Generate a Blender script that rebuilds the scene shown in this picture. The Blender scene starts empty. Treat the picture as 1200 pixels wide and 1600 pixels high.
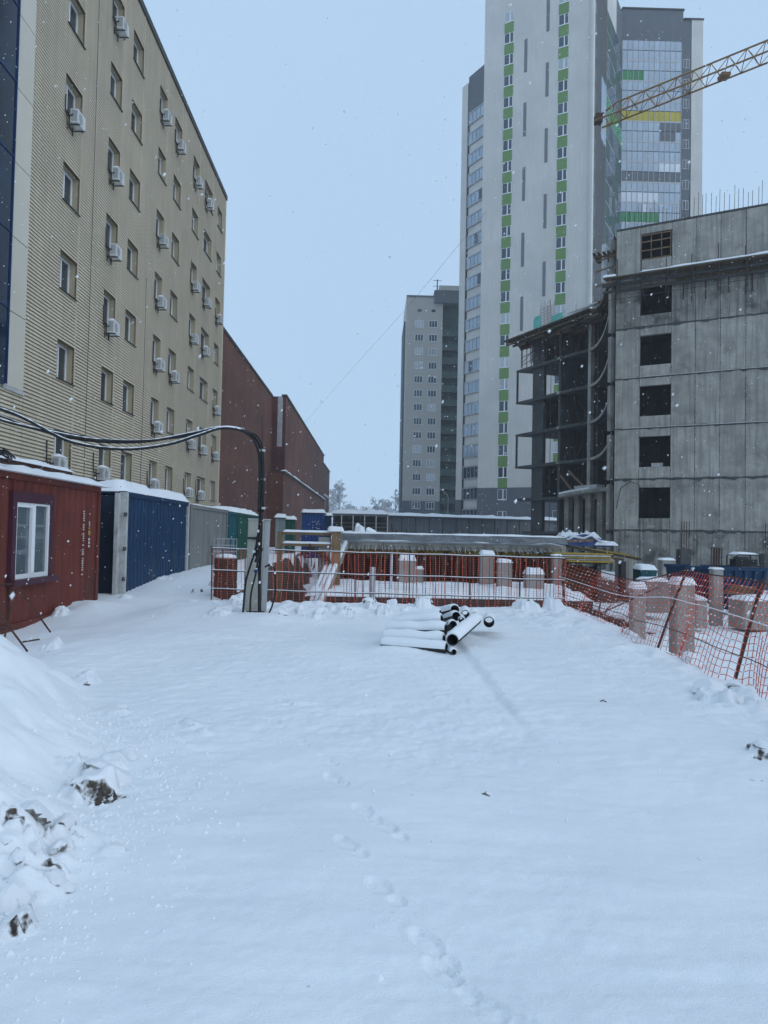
import bpy, math, random
import numpy as np
from mathutils import Matrix, Vector

# ------------------------------------------------------------------ camera, sky, light
S = bpy.context.scene
COL = S.collection
FPX, EYE = 1155.0, 1.6                       # focal length in photo pixels, eye height
yaw, pitch, rho = math.atan(16 / FPX), math.atan(35 / FPX), 0.02
f0 = np.array([math.sin(yaw) * math.cos(pitch), math.cos(yaw) * math.cos(pitch), math.sin(pitch)])
r0 = np.array([math.cos(yaw), -math.sin(yaw), 0.0])
u0 = np.cross(r0, f0)
cr = math.cos(rho) * r0 + math.sin(rho) * u0
cu = math.cos(rho) * u0 - math.sin(rho) * r0
CAM = np.array([0, 0, EYE])
cd = bpy.data.cameras.new('camera'); cam = bpy.data.objects.new('camera', cd); COL.objects.link(cam)
cam.matrix_world = Matrix(((cr[0], cu[0], -f0[0], 0), (cr[1], cu[1], -f0[1], 0), (cr[2], cu[2], -f0[2], EYE), (0, 0, 0, 1)))
cd.sensor_fit = 'VERTICAL'; cd.sensor_height = 36; cd.lens = 36 * FPX / 1600
cd.clip_start = 0.05; cd.clip_end = 4000
cd.dof.use_dof = True; cd.dof.focus_distance = 16.0; cd.dof.aperture_fstop = 8.0        # phone lens: only the nearest flakes blur
S.camera = cam

SUN_EL, SUN_AZ = math.radians(30), math.radians(125)      # overcast: the brighter part of the cloud lies to the right, behind the camera
W = bpy.data.worlds.new('World'); S.world = W; W.use_nodes = True
nt = W.node_tree; nt.nodes.clear()
sky = nt.nodes.new('ShaderNodeTexSky'); sky.sky_type = 'NISHITA'; sky.sun_disc = False
sky.sun_elevation = SUN_EL; sky.sun_rotation = SUN_AZ; sky.air_density = 1.0; sky.dust_density = 1.0; sky.ozone_density = 1.5
sk = nt.nodes.new('ShaderNodeVectorMath'); sk.operation = 'SCALE'; sk.inputs[3].default_value = 0.06
mx = nt.nodes.new('ShaderNodeMix'); mx.data_type = 'RGBA'; mx.inputs[0].default_value = 0.90   # an even snow-cloud deck over the clear sky
mx.inputs[7].default_value = (0.485, 0.69, 0.945, 1)
bg = nt.nodes.new('ShaderNodeBackground'); bg.inputs[1].default_value = 1.0
wo = nt.nodes.new('ShaderNodeOutputWorld')
cn = nt.nodes.new('ShaderNodeTexNoise'); cn.inputs['Scale'].default_value = 2.2; cn.inputs['Detail'].default_value = 4
cg = nt.nodes.new('ShaderNodeTexCoord'); nt.links.new(cg.outputs['Generated'], cn.inputs['Vector'])
cm_ = nt.nodes.new('ShaderNodeMix'); cm_.data_type = 'RGBA'; cm_.inputs[6].default_value = (0.465, 0.660, 0.900, 1); cm_.inputs[7].default_value = (0.515, 0.715, 0.960, 1)
nt.links.new(cn.outputs['Fac'], cm_.inputs[0]); nt.links.new(cm_.outputs[2], mx.inputs[7])
nt.links.new(sky.outputs[0], sk.inputs[0]); nt.links.new(sk.outputs[0], mx.inputs[6])
nt.links.new(mx.outputs[2], bg.inputs[0]); nt.links.new(bg.outputs[0], wo.inputs[0])
sd = bpy.data.lights.new('sun', 'SUN'); sd.energy = 0.8; sd.angle = math.radians(70); sd.color = (0.98, 0.97, 0.95)
sun = bpy.data.objects.new('sun', sd); COL.objects.link(sun)
_d = Vector((math.sin(SUN_AZ) * math.cos(SUN_EL), math.cos(SUN_AZ) * math.cos(SUN_EL), math.sin(SUN_EL)))
sun.rotation_euler = _d.to_track_quat('Z', 'Y').to_euler()
S.view_settings.view_transform = 'Standard'; S.view_settings.look = 'None'
S.view_settings.exposure = 0.05; S.view_settings.gamma = 1.0
S.cycles.use_denoising = True
S.cycles.use_adaptive_sampling = True; S.cycles.adaptive_threshold = 0.025
S.cycles.max_bounces = 5; S.cycles.diffuse_bounces = 3; S.cycles.glossy_bounces = 3
S.cycles.transparent_max_bounces = 8; S.cycles.volume_bounces = 1

def ray(px, py): return f0 + cr * (px - 600) / FPX + cu * (800 - py) / FPX
def at(px, py, Y): d = ray(px, py); return CAM + d * (Y / d[1])          # the point on a sight line at depth Y
def atx(px, py, X): d = ray(px, py); return CAM + d * (X / d[0])
def onpl(px, py, P, rz):                                                  # ... on a vertical wall through P that faces along rz
    n = np.array([-math.sin(rz), math.cos(rz), 0.0]); d = ray(px, py)
    return CAM + d * (np.dot(np.array([P[0], P[1], 0]) - np.array([0, 0, 0]), n) / np.dot(d, n))
R = math.radians
rnd = random.Random(7)

# ------------------------------------------------------------------ materials
MATS = {}
def mat(name, col, rough=0.8, var=0.12, scale=2.0, bump=0.0, bscale=None, metal=0.0, streak=0.0, spec=0.3, alt=None, altw=0.5, rand=0.0):
    """principled surface: noise-varied colour, optional vertical streaks, optional second colour in patches, fine bump"""
    m = bpy.data.materials.new(name); m.use_nodes = True
    n = m.node_tree; N = n.nodes; L = n.links
    b = N['Principled BSDF']; b.inputs['Roughness'].default_value = rough; b.inputs['Metallic'].default_value = metal
    b.inputs['Specular IOR Level'].default_value = spec
    tc = N.new('ShaderNodeTexCoord')
    def noise(sc, detail=5, vec=None, rg=0.6):
        t = N.new('ShaderNodeTexNoise'); t.inputs['Scale'].default_value = sc; t.inputs['Detail'].default_value = detail
        t.inputs['Roughness'].default_value = rg
        L.new(vec if vec else tc.outputs['Object'], t.inputs['Vector']); return t.outputs['Fac']
    def ramp(f, a, c):
        r_ = N.new('ShaderNodeMapRange'); r_.inputs[1].default_value = a; r_.inputs[2].default_value = c
        L.new(f, r_.inputs[0]); return r_.outputs[0]
    def mixc(f, A, B, mode='MIX'):
        x = N.new('ShaderNodeMix'); x.data_type = 'RGBA'; x.blend_type = mode
        if isinstance(f, float): x.inputs[0].default_value = f
        else: L.new(f, x.inputs[0])
        for i, v in ((6, A), (7, B)):
            if isinstance(v, tuple): x.inputs[i].default_value = (*v, 1)
            else: L.new(v, x.inputs[i])
        return x.outputs[2]
    lo = tuple(c * (1 - var) for c in col); hi = tuple(min(1, c * (1 + var)) for c in col)
    c = mixc(ramp(noise(scale), 0.3, 0.7), lo, hi)
    if alt:
        c = mixc(ramp(noise(scale * 0.6, 7), altw - 0.06, altw + 0.06), c, alt)
    if streak:
        mp = N.new('ShaderNodeMapping'); mp.inputs['Scale'].default_value = (4.5, 4.5, 0.25)
        L.new(tc.outputs['Object'], mp.inputs['Vector'])
        c = mixc(ramp(noise(1.0, 4, mp.outputs[0]), 0.45, 0.75), c, tuple(x * (1 - streak) for x in col))
    if rand:
        oi = N.new('ShaderNodeObjectInfo'); mr = N.new('ShaderNodeMapRange')
        mr.inputs[3].default_value = 1 - rand; mr.inputs[4].default_value = 1 + rand
        L.new(oi.outputs['Random'], mr.inputs[0])
        vm = N.new('ShaderNodeVectorMath'); vm.operation = 'SCALE'; L.new(c, vm.inputs[0]); L.new(mr.outputs[0], vm.inputs[3]); c = vm.outputs[0]
    L.new(c, b.inputs['Base Color'])
    if bump:
        bp = N.new('ShaderNodeBump'); bp.inputs['Strength'].default_value = bump; bp.inputs['Distance'].default_value = 0.02
        L.new(noise(bscale or scale * 6, 4), bp.inputs['Height']); L.new(bp.outputs[0], b.inputs['Normal'])
    MATS[name] = m; return m

def snowmat(name, soil_and_dark=False, lump=False):
    m = bpy.data.materials.new(name); m.use_nodes = True; n = m.node_tree; N = n.nodes; L = n.links
    b = N['Principled BSDF']; b.inputs['Roughness'].default_value = 0.65; b.inputs['Specular IOR Level'].default_value = 0.25
    tc = N.new('ShaderNodeTexCoord')
    def noise(sc, d=5):
        t = N.new('ShaderNodeTexNoise'); t.inputs['Scale'].default_value = sc; t.inputs['Detail'].default_value = d
        L.new(tc.outputs['Object'], t.inputs['Vector']); return t.outputs['Fac']
    def mr(f, a, c, lo=0, hi=1):
        r_ = N.new('ShaderNodeMapRange'); r_.inputs[1].default_value = a; r_.inputs[2].default_value = c
        r_.inputs[3].default_value = lo; r_.inputs[4].default_value = hi; L.new(f, r_.inputs[0]); return r_.outputs[0]
    def mix(f, A, B):
        x = N.new('ShaderNodeMix'); x.data_type = 'RGBA'; L.new(f, x.inputs[0])
        for i, v in ((6, A), (7, B)):
            if isinstance(v, tuple): x.inputs[i].default_value = (*v, 1)
            else: L.new(v, x.inputs[i])
        return x.outputs[2]
    c = mix(mr(noise(0.7), 0.35, 0.65), (0.80, 0.82, 0.845), (0.855, 0.87, 0.885))
    if soil_and_dark:
        at_ = N.new('ShaderNodeAttribute'); at_.attribute_name = 'soil_and_dark'
        ad = N.new('ShaderNodeMath'); ad.operation = 'ADD'; L.new(at_.outputs['Fac'], ad.inputs[0]); n2 = N.new('ShaderNodeMath'); n2.operation = 'ADD'; L.new(mr(noise(2.5, 8), 0.3, 0.7, -0.28, 0.28), n2.inputs[0]); L.new(mr(noise(22, 6), 0.3, 0.7, -0.22, 0.22), n2.inputs[1]); L.new(n2.outputs[0], ad.inputs[1])
        c = mix(mr(ad.outputs[0], 0.40, 0.62), c, mix(mr(noise(16, 6), 0.35, 0.65), (0.026, 0.021, 0.018), (0.115, 0.090, 0.072)))
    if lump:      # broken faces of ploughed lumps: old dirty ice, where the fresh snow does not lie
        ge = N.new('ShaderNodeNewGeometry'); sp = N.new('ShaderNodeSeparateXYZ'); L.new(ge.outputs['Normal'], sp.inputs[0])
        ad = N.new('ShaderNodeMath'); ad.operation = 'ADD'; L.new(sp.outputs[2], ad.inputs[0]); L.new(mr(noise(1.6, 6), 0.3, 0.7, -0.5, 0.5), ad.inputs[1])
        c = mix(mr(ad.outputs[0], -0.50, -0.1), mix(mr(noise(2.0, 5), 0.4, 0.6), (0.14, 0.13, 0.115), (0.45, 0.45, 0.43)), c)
    L.new(c, b.inputs['Base Color'])
    bp = N.new('ShaderNodeBump'); bp.inputs['Strength'].default_value = 0.35; bp.inputs['Distance'].default_value = 0.012
    ad2 = N.new('ShaderNodeMath'); ad2.operation = 'ADD'; L.new(noise(18, 6), ad2.inputs[0]); L.new(noise(120, 2), ad2.inputs[1])
    L.new(ad2.outputs[0], bp.inputs['Height']); L.new(bp.outputs[0], b.inputs['Normal'])
    MATS[name] = m; return m

def brickmat(name, a, b_, mort, frost=0.0):
    m = bpy.data.materials.new(name); m.use_nodes = True; N = m.node_tree.nodes; L = m.node_tree.links
    b = N['Principled BSDF']; b.inputs['Roughness'].default_value = 0.9
    tc = N.new('ShaderNodeTexCoord'); sp = N.new('ShaderNodeSeparateXYZ'); cb = N.new('ShaderNodeCombineXYZ')
    L.new(tc.outputs['Object'], sp.inputs[0]); ad = N.new('ShaderNodeMath'); ad.operation = 'ADD'
    L.new(sp.outputs[0], ad.inputs[0]); L.new(sp.outputs[1], ad.inputs[1]); L.new(ad.outputs[0], cb.inputs[0]); L.new(sp.outputs[2], cb.inputs[1])
    t = N.new('ShaderNodeTexBrick'); t.inputs['Scale'].default_value = 2.0; t.inputs['Color1'].default_value = (*a, 1); t.inputs['Color2'].default_value = (*b_, 1)
    t.inputs['Mortar'].default_value = (*mort, 1); t.inputs['Mortar Size'].default_value = 0.015; L.new(cb.outputs[0], t.inputs['Vector'])
    nz = N.new('ShaderNodeTexNoise'); nz.inputs['Scale'].default_value = 0.35; nz.inputs['Detail'].default_value = 8; L.new(tc.outputs['Object'], nz.inputs['Vector'])
    mr = N.new('ShaderNodeMapRange'); mr.inputs[1].default_value = 0.3; mr.inputs[2].default_value = 0.7; mr.inputs[3].default_value = 0.7; mr.inputs[4].default_value = 1.25
    L.new(nz.outputs['Fac'], mr.inputs[0]); vm = N.new('ShaderNodeVectorMath'); vm.operation = 'SCALE'
    L.new(t.outputs['Color'], vm.inputs[0]); L.new(mr.outputs[0], vm.inputs[3]); L.new(vm.outputs[0], b.inputs['Base Color'])
    MATS[name] = m; return m

snow_m = snowmat('snow'); ground_m = snowmat('snow_and_soil', soil_and_dark=True); lump_m = snowmat('ploughed_snow', lump=True)
siding_m = mat('beige_siding', (0.60, 0.52, 0.395), 0.65, 0.09, 0.5, streak=0.16, rand=0.03)
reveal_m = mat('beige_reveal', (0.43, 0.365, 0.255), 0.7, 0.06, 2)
trim_m = mat('dark_trim', (0.045, 0.043, 0.042), 0.6)
seam_m = mat('seam_strip', (0.62, 0.53, 0.38), 0.6)
pvc_m = mat('white_plastic_frame', (0.78, 0.79, 0.80), 0.4, 0.03)
glass_m = mat('window_glass', (0.035, 0.045, 0.055), 0.06, 0.3, 0.7, spec=0.6, rand=0.5)
curtain_m = mat('curtained_glass', (0.42, 0.45, 0.47), 0.15, 0.15, 0.6, spec=0.6, rand=0.25)
blueglass_m = mat('blue_glass', (0.006, 0.018, 0.045), 0.08, 0.4, 0.5, spec=0.6, rand=0.3)
skyglass_m = mat('pale_glazing', (0.32, 0.40, 0.48), 0.10, 0.12, 0.5, spec=0.7, rand=0.12)
darkglass_m = mat('dark_glazing', (0.05, 0.07, 0.095), 0.10, 0.2, 0.5, spec=0.6, rand=0.2)
greenpanel_m = mat('green_panel', (0.15, 0.26, 0.09), 0.5, 0.06, 0.6, rand=0.05)
greenglass_m = mat('green_glazing', (0.03, 0.22, 0.075), 0.2, 0.15, 0.6, rand=0.1)
yellowglass_m = mat('yellow_glazing', (0.47, 0.37, 0.035), 0.25, 0.1, 0.6, rand=0.06)
whitepane_m = mat('white_pane', (0.66, 0.70, 0.73), 0.2, 0.06, 0.6, rand=0.08)
cladding_m = mat('grey_cladding', (0.57, 0.53, 0.44), 0.45, 0.03, 0.5, rand=0.04)
brick_m = brickmat('red_brick', (0.150, 0.050, 0.030), (0.110, 0.037, 0.024), (0.125, 0.072, 0.048))
brickd_m = brickmat('dark_red_brick', (0.115, 0.030, 0.030), (0.09, 0.026, 0.026), (0.10, 0.055, 0.05))
frost_m = mat('frost_patch', (0.42, 0.42, 0.43), 0.8, 0.2, 2)
towerw_m = mat('pale_render', (0.60, 0.575, 0.535), 0.85, 0.10, 0.16, streak=0.10, bump=0.1, alt=(0.53, 0.515, 0.485), altw=0.58)
towerg_m = mat('slate_cladding', (0.12, 0.13, 0.145), 0.6, 0.10, 0.4, streak=0.1)
slit_m = mat('slit_window', (0.16, 0.17, 0.18), 0.4)
apart_m = mat('grey_render', (0.46, 0.44, 0.405), 0.85, 0.06, 0.2, streak=0.05)
apartd_m = mat('dark_grey_render', (0.12, 0.135, 0.15), 0.85, 0.08, 0.4)
loggia_m = mat('green_loggia', (0.055, 0.095, 0.085), 0.6, 0.2, 0.8)
conc_m = mat('raw_concrete', (0.36, 0.34, 0.305), 0.9, 0.28, 0.9, bump=0.4, bscale=9, streak=0.45, alt=(0.19, 0.18, 0.165), altw=0.62, rand=0.09)
concd_m = mat('dark_and_shaded_concrete', (0.085, 0.085, 0.083), 0.92, 0.25, 1.0, bump=0.4, bscale=9, streak=0.35, alt=(0.07, 0.07, 0.07), altw=0.6)  # interior shade is put into this colour; also serves concrete that is really dark
stain_m = mat('stained_concrete', (0.27, 0.255, 0.23), 0.9, 0.3, 1.2, bump=0.4, bscale=9, streak=0.70, alt=(0.09, 0.086, 0.08), altw=0.58, rand=0.1)
concl_m = mat('column_concrete', (0.30, 0.285, 0.26), 0.9, 0.15, 2.5, bump=0.4, bscale=20, streak=0.25, rand=0.08)
red_m = mat('red_container_paint', (0.145, 0.031, 0.021), 0.6, 0.14, 1.2, streak=0.35, alt=(0.085, 0.030, 0.024), altw=0.60)
plum_m = mat('plum_trim', (0.065, 0.02, 0.035), 0.5)
blue_m = mat('blue_container_paint', (0.005, 0.034, 0.088), 0.5, 0.15, 1.2, streak=0.3, alt=(0.02, 0.045, 0.08), altw=0.64)
navy_m = mat('navy_paint', (0.012, 0.022, 0.042), 0.6, 0.2, 1.5)
teal_m = mat('teal_paint', (0.012, 0.09, 0.115), 0.5, 0.15, 1.5, streak=0.2)
greyc_m = mat('grey_container_paint', (0.20, 0.205, 0.20), 0.6, 0.1, 1.0, streak=0.3, alt=(0.13, 0.13, 0.125), altw=0.62)
green_m = mat('green_container_paint', (0.015, 0.085, 0.06), 0.55, 0.12, 1.2, streak=0.2)
dirtywhite_m = mat('dirty_white_steel', (0.46, 0.46, 0.45), 0.6, 0.2, 5, alt=(0.2, 0.16, 0.13), altw=0.64)
black_m = mat('black_plastic', (0.013, 0.013, 0.015), 0.45, 0.3, 8)
hollow_m = mat('pipe_black', (0.02, 0.021, 0.022), 0.6, 0.3, 6)
rust_m = mat('rusty_steel', (0.065, 0.032, 0.025), 0.8, 0.35, 12)
steel_m = mat('dark_steel', (0.06, 0.058, 0.058), 0.6, 0.25, 10)
galv_m = mat('galvanised_steel', (0.38, 0.39, 0.40), 0.4, 0.12, 4, metal=0.3)
wood_m = mat('raw_timber', (0.20, 0.13, 0.075), 0.85, 0.25, 6, streak=0.3, rand=0.15)
woodd_m = mat('old_timber', (0.10, 0.075, 0.048), 0.9, 0.3, 5, rand=0.2)
yellowbeam_m = mat('yellow_beam', (0.40, 0.27, 0.045), 0.7, 0.2, 5, rand=0.15)
net_m = mat('red_plastic_net', (0.66, 0.11, 0.055), 0.5, 0.15, 3)
netw_m = mat('snow_on_net', (0.8, 0.82, 0.84), 0.7, 0.05)
cab_m = mat('beige_cabinet_paint', (0.40, 0.385, 0.335), 0.5, 0.06, 3, streak=0.2)
acw_m = mat('air_conditioner_white', (0.62, 0.63, 0.63), 0.5, 0.05, 3, streak=0.2, rand=0.08)
acd_m = mat('grille_grey', (0.20, 0.205, 0.21), 0.5, 0.1, 5)
crane_m = mat('crane_paint', (0.27, 0.155, 0.055), 0.6, 0.2, 3, alt=(0.18, 0.095, 0.05), altw=0.56)
tarpb_m = mat('blue_tarpaulin', (0.014, 0.04, 0.14), 0.45, 0.25, 3)
film_m = mat('grey_film', (0.16, 0.17, 0.18), 0.35, 0.2, 1.5, streak=0.3)
sheet_m = mat('grey_sheet_steel', (0.14, 0.155, 0.17), 0.5, 0.15, 0.8, streak=0.3, rand=0.12)
brown_m = mat('brown_skirting', (0.075, 0.05, 0.045), 0.8)
frosttwig_m = mat('frosted_twigs', (0.62, 0.63, 0.64), 0.9, 0.15, 3)
bark_m = mat('frosted_bark', (0.34, 0.33, 0.33), 0.9, 0.2, 3)
mark_m = mat('white_stencil', (0.62, 0.62, 0.60), 0.7, 0.25, 30)
ymark_m = mat('yellow_stencil', (0.6, 0.4, 0.03), 0.7, 0.2, 30)
netgreen_m = mat('green_safety_mesh', (0.13, 0.42, 0.36), 0.6, 0.15, 2)
whitebag_m = mat('white_sheeting', (0.66, 0.69, 0.72), 0.6, 0.1, 3)

# ------------------------------------------------------------------ mesh helpers
class MB:
    def __init__(s): s.v = []; s.f = []
    def box(s, x0, x1, y0, y1, z0, z1):
        i = len(s.v)
        s.v += [(x0, y0, z0), (x1, y0, z0), (x1, y1, z0), (x0, y1, z0), (x0, y0, z1), (x1, y0, z1), (x1, y1, z1), (x0, y1, z1)]
        s.f += [(i, i+3, i+2, i+1), (i+4, i+5, i+6, i+7), (i, i+1, i+5, i+4), (i+1, i+2, i+6, i+5), (i+2, i+3, i+7, i+6), (i+3, i, i+4, i+7)]
        return s
    def quad(s, *p):
        i = len(s.v); s.v += [tuple(q) for q in p]; s.f.append(tuple(range(i, i + len(p)))); return s
    def prism(s, poly, z0, z1):
        i = len(s.v); n = len(poly)
        s.v += [(x, y, z0) for x, y in poly] + [(x, y, z1) for x, y in poly]
        s.f.append(tuple(range(i + n - 1, i - 1, -1))); s.f.append(tuple(range(i + n, i + 2 * n)))
        for k in range(n): s.f.append((i + k, i + (k + 1) % n, i + n + (k + 1) % n, i + n + k))
        return s
    def tube(s, pts, r, n=6, caps=True, rot=0.0):
        pts = [np.array(p, float) for p in pts]; i = len(s.v); m = len(pts); pv = None
        for k, p in enumerate(pts):
            t = pts[min(k + 1, m - 1)] - pts[max(k - 1, 0)]; t = t / (np.linalg.norm(t) + 1e-12)
            if pv is None:
                a = np.array([0, 0, 1.0]) if abs(t[2]) < 0.9 else np.array([1.0, 0, 0]); pv = np.cross(t, a)
            pv = pv - t * np.dot(pv, t); pv /= np.linalg.norm(pv); b = np.cross(t, pv)
            rr = r[k] if isinstance(r, (list, tuple, np.ndarray)) else r
            for j in range(n):
                a = 2 * math.pi * j / n + rot; s.v.append(tuple(p + rr * (math.cos(a) * pv + math.sin(a) * b)))
        for k in range(m - 1):
            for j in range(n):
                a, b = i + k * n + j, i + k * n + (j + 1) % n; s.f.append((a, b, b + n, a + n))
        if caps:
            s.f.append(tuple(range(i + n - 1, i - 1, -1))); s.f.append(tuple(range(i + (m - 1) * n, i + m * n)))
        return s
    def bar(s, p, q, w=0.05): return s.tube([p, q], w * 0.7071, 4, rot=math.pi / 4)
    def grid(s, P):                           # P[i][j] points
        i0 = len(s.v); n = len(P); m = len(P[0])
        for row in P: s.v += [tuple(p) for p in row]
        for a in range(n - 1):
            for b in range(m - 1):
                k = i0 + a * m + b; s.f.append((k, k + 1, k + m + 1, k + m))
        return s
    def mesh(s, name, m, smooth=False):
        me = bpy.data.meshes.new(name); me.from_pydata(s.v, [], s.f)
        me.materials.append(m)
        if smooth: me.shade_smooth()
        me.update(); return me
    def build(s, name, m, parent=None, loc=(0, 0, 0), rz=0.0, smooth=False):
        return inst(name, s.mesh(name, m, smooth), parent, loc, rz)

def inst(name, me, parent=None, loc=(0, 0, 0), rz=0.0, rot=None, label=None):
    o = bpy.data.objects.new(name, me); COL.objects.link(o); o.parent = parent
    o.location = tuple(float(c) for c in loc); o.rotation_euler = rot if rot else (0, 0, rz)
    if label: o['label'] = label
    return o
def tag(o, label, cat, group=None, kind=None):
    if label: o['label'] = label
    if cat: o['category'] = cat
    if group: o['group'] = group
    if kind: o['kind'] = kind
    return o
def thing(name, label, cat, loc=(0, 0, 0), rz=0.0, group=None, rot=None):
    return tag(inst(name, None, None, loc, rz, rot), label, cat, group, 'thing')
def box(*a): return MB().box(*a)

def _h(ix, iy, seed):
    n = (ix.astype(np.int64) * 374761393 + iy.astype(np.int64) * 668265263 + seed * 974634777) & 0x7fffffff
    n = ((n ^ (n >> 13)) * 1274126177) & 0x7fffffff
    return ((n ^ (n >> 16)) & 0xffff) / 65535.0
def vn(x, y, seed=0):
    ix, iy = np.floor(x), np.floor(y); fx, fy = x - ix, y - iy
    fx = fx * fx * fx * (fx * (fx * 6 - 15) + 10); fy = fy * fy * fy * (fy * (fy * 6 - 15) + 10)
    a = _h(ix, iy, seed); b = _h(ix + 1, iy, seed); c = _h(ix, iy + 1, seed); d = _h(ix + 1, iy + 1, seed)
    return (a + (b - a) * fx) * (1 - fy) + (c + (d - c) * fx) * fy - 0.5
def fbm(x, y, sc, octv=4, seed=0, gain=0.5):
    t = 0; a = 1.0
    for k in range(octv):
        c, s_ = math.cos(k * 1.3), math.sin(k * 1.3)
        t = t + a * vn((x * c - y * s_) * sc + 31.7 * k, (x * s_ + y * c) * sc + 17.3 * k, seed + k); a *= gain; sc *= 2.03
    return t
def sst(a, b, x):
    t = np.clip((x - a) / (b - a), 0, 1); return t * t * (3 - 2 * t)

def snow_sheet(L, Wd, th, seed=0, nx=24, ny=10, over=0.0, pw=0.35):
    """a lying snow cover: rounded edges, uneven top; local x 0..L, y 0..Wd, z from 0"""
    m = MB(); xs = np.linspace(-over, L + over, nx); ys = np.linspace(-over, Wd + over, ny)
    X_, Y_ = np.meshgrid(xs, ys, indexing='ij')
    E_ = np.minimum(np.minimum(X_ + over, L + over - X_), np.minimum(Y_ + over, Wd + over - Y_)); Q_ = np.clip(E_ / min(th * 1.2, 0.12 * min(L, Wd) + 0.015), 0, 1)
    Z_ = np.maximum(th * (1 - (1 - Q_) ** 2) * (1 + pw * fbm(X_, Y_, 1.1, 3, seed) * 2), 0)
    top = [[(float(X_[i, j]), float(Y_[i, j]), float(Z_[i, j])) for j in range(ny)] for i in range(nx)]
    m.grid([list(reversed(r_)) for r_ in top])
    m.quad((-over, -over, -0.012), (L + over, -over, -0.012), (L + over, Wd + over, -0.012), (-over, Wd + over, -0.012))
    for e in ([r_[0] for r_ in top], [r_[-1] for r_ in top][::-1], top[-1], top[0][::-1]):
        for a, b in zip(e[:-1], e[1:]):
            m.quad((a[0], a[1], -0.012), (b[0], b[1], -0.012), b, a)
    return m

# ------------------------------------------------------------------ ground
FOOT = []
for px, py, an in ((432, 1132, .5), (446, 1098, .4), (512, 1192, .45), (525, 1222, .5), (572, 1278, .5), (548, 1332, .55), (612, 1305, .5), (602, 1400, .55),
                   (678, 1482, .55), (706, 1525, .55), (782, 1582, .8), (470, 1160, .4), (818, 1610, .8)):
    d = ray(px, py); p = CAM - d * (EYE / d[2]); FOOT.append((p[0], p[1], an))
LUMPS = []
def win_(cx, cy, r_):
    ix = slice(*np.searchsorted(XS, (cx - r_, cx + r_))); iy = slice(*np.searchsorted(YS, (cy - r_, cy + r_))); return iy, ix
def add_lumps(Z, D):
    """ploughed clods frozen into the snow surface: flat-topped, ragged, steep-sided"""
    for k, (lx, ly, r_, h_, a) in enumerate(LUMPS):
        w = win_(lx, ly, 1.7 * r_); xx, yy = GX[w] - lx, GY[w] - ly
        c, s_ = math.cos(a), math.sin(a); u, v = (xx * c + yy * s_) / r_, (-xx * s_ + yy * c) / (r_ * .8)
        q = np.sqrt(u * u + v * v) + .75 * fbm(xx / r_ + 7 * k, yy / r_, 1.1, 4, 60 + k % 9, .6)
        top = h_ * (.9 + .5 * u * math.sin(k) + .9 * fbm(xx / r_ - 3 * k, yy / r_, 1.4, 4, 80, .6))
        t = top * sst(1.0, .72, q); D[w] = np.maximum(D[w], np.where(t > Z[w] * 0 + .01, 1, 0)); Z[w] = Z[w] + t * .9
CAV = []                                          # broken-open hollows among ploughed chunks; crevice darkness painted with the earth colour
for px, py, w_ in ((158, 1252, 44), (120, 1250, 22), (88, 1322, 18), (100, 1312, 14), (80, 1366, 20), (18, 1300, 22), (6, 1442, 30), (135, 1070, 16), (187, 1116, 10), (78, 1018, 12), (1130, 1106, 22), (1196, 1186, 26), (1110, 1100, 12), (297, 1140, 10), (560, 966, 10), (500, 968, 12)):
    CAV.append((px, py, w_))
def add_hollows(Z, D):
    for k, (px, py, w_) in enumerate(CAV):
        d = ray(px, py); ts = 1.2 * 1.01 ** np.arange(300); pp_ = CAM[None] + d[None] * (ts / d[1])[:, None]
        hit = np.nonzero(pp_[:, 2] < ground_h(pp_[:, 0], pp_[:, 1], False))[0]; p = pp_[hit[0] if len(hit) else -1]; r_ = w_ / FPX * p[1] / 2 * 1.2
        w = win_(p[0], p[1], 2.2 * r_); q = np.sqrt(((GX[w] - p[0]) / r_) ** 2 + ((GY[w] - p[1]) / (r_ * .8)) ** 2) + .9 * fbm(GX[w] / r_, GY[w] / r_, .9, 4, 120 + k, .6)
        Z[w] -= .5 * r_ * sst(1.1, .5, q); D[w] = np.maximum(D[w], .54 * sst(1.15, .8, q))
def add_feet(Z):
    for (fx, fy, a) in FOOT:
        dep_ = .25 + .45 * abs(math.sin(fx * 37 + fy * 11)); w = win_(fx, fy, .45); dx, dy = GX[w] - fx, GY[w] - fy; c, s_ = math.cos(a), math.sin(a)
        u, v = dx * c + dy * s_, -dx * s_ + dy * c; nz_ = .22 * fbm(GX[w] * 6, GY[w] * 6, 1.6, 3, 30)
        q = np.minimum(np.hypot(u / .048, (v - .055) / .092), np.hypot(u / .038, (v + .095) / .046)) + nz_
        Z[w] += dep_ * (-0.021 * sst(1.04, 0.92, q)) + 0.003 * np.exp(-((q - 1.2) / 0.12) ** 2) + 0.008 * fbm(GX[w], GY[w], 34, 3, 33) * sst(1.1, .9, q)
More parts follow.
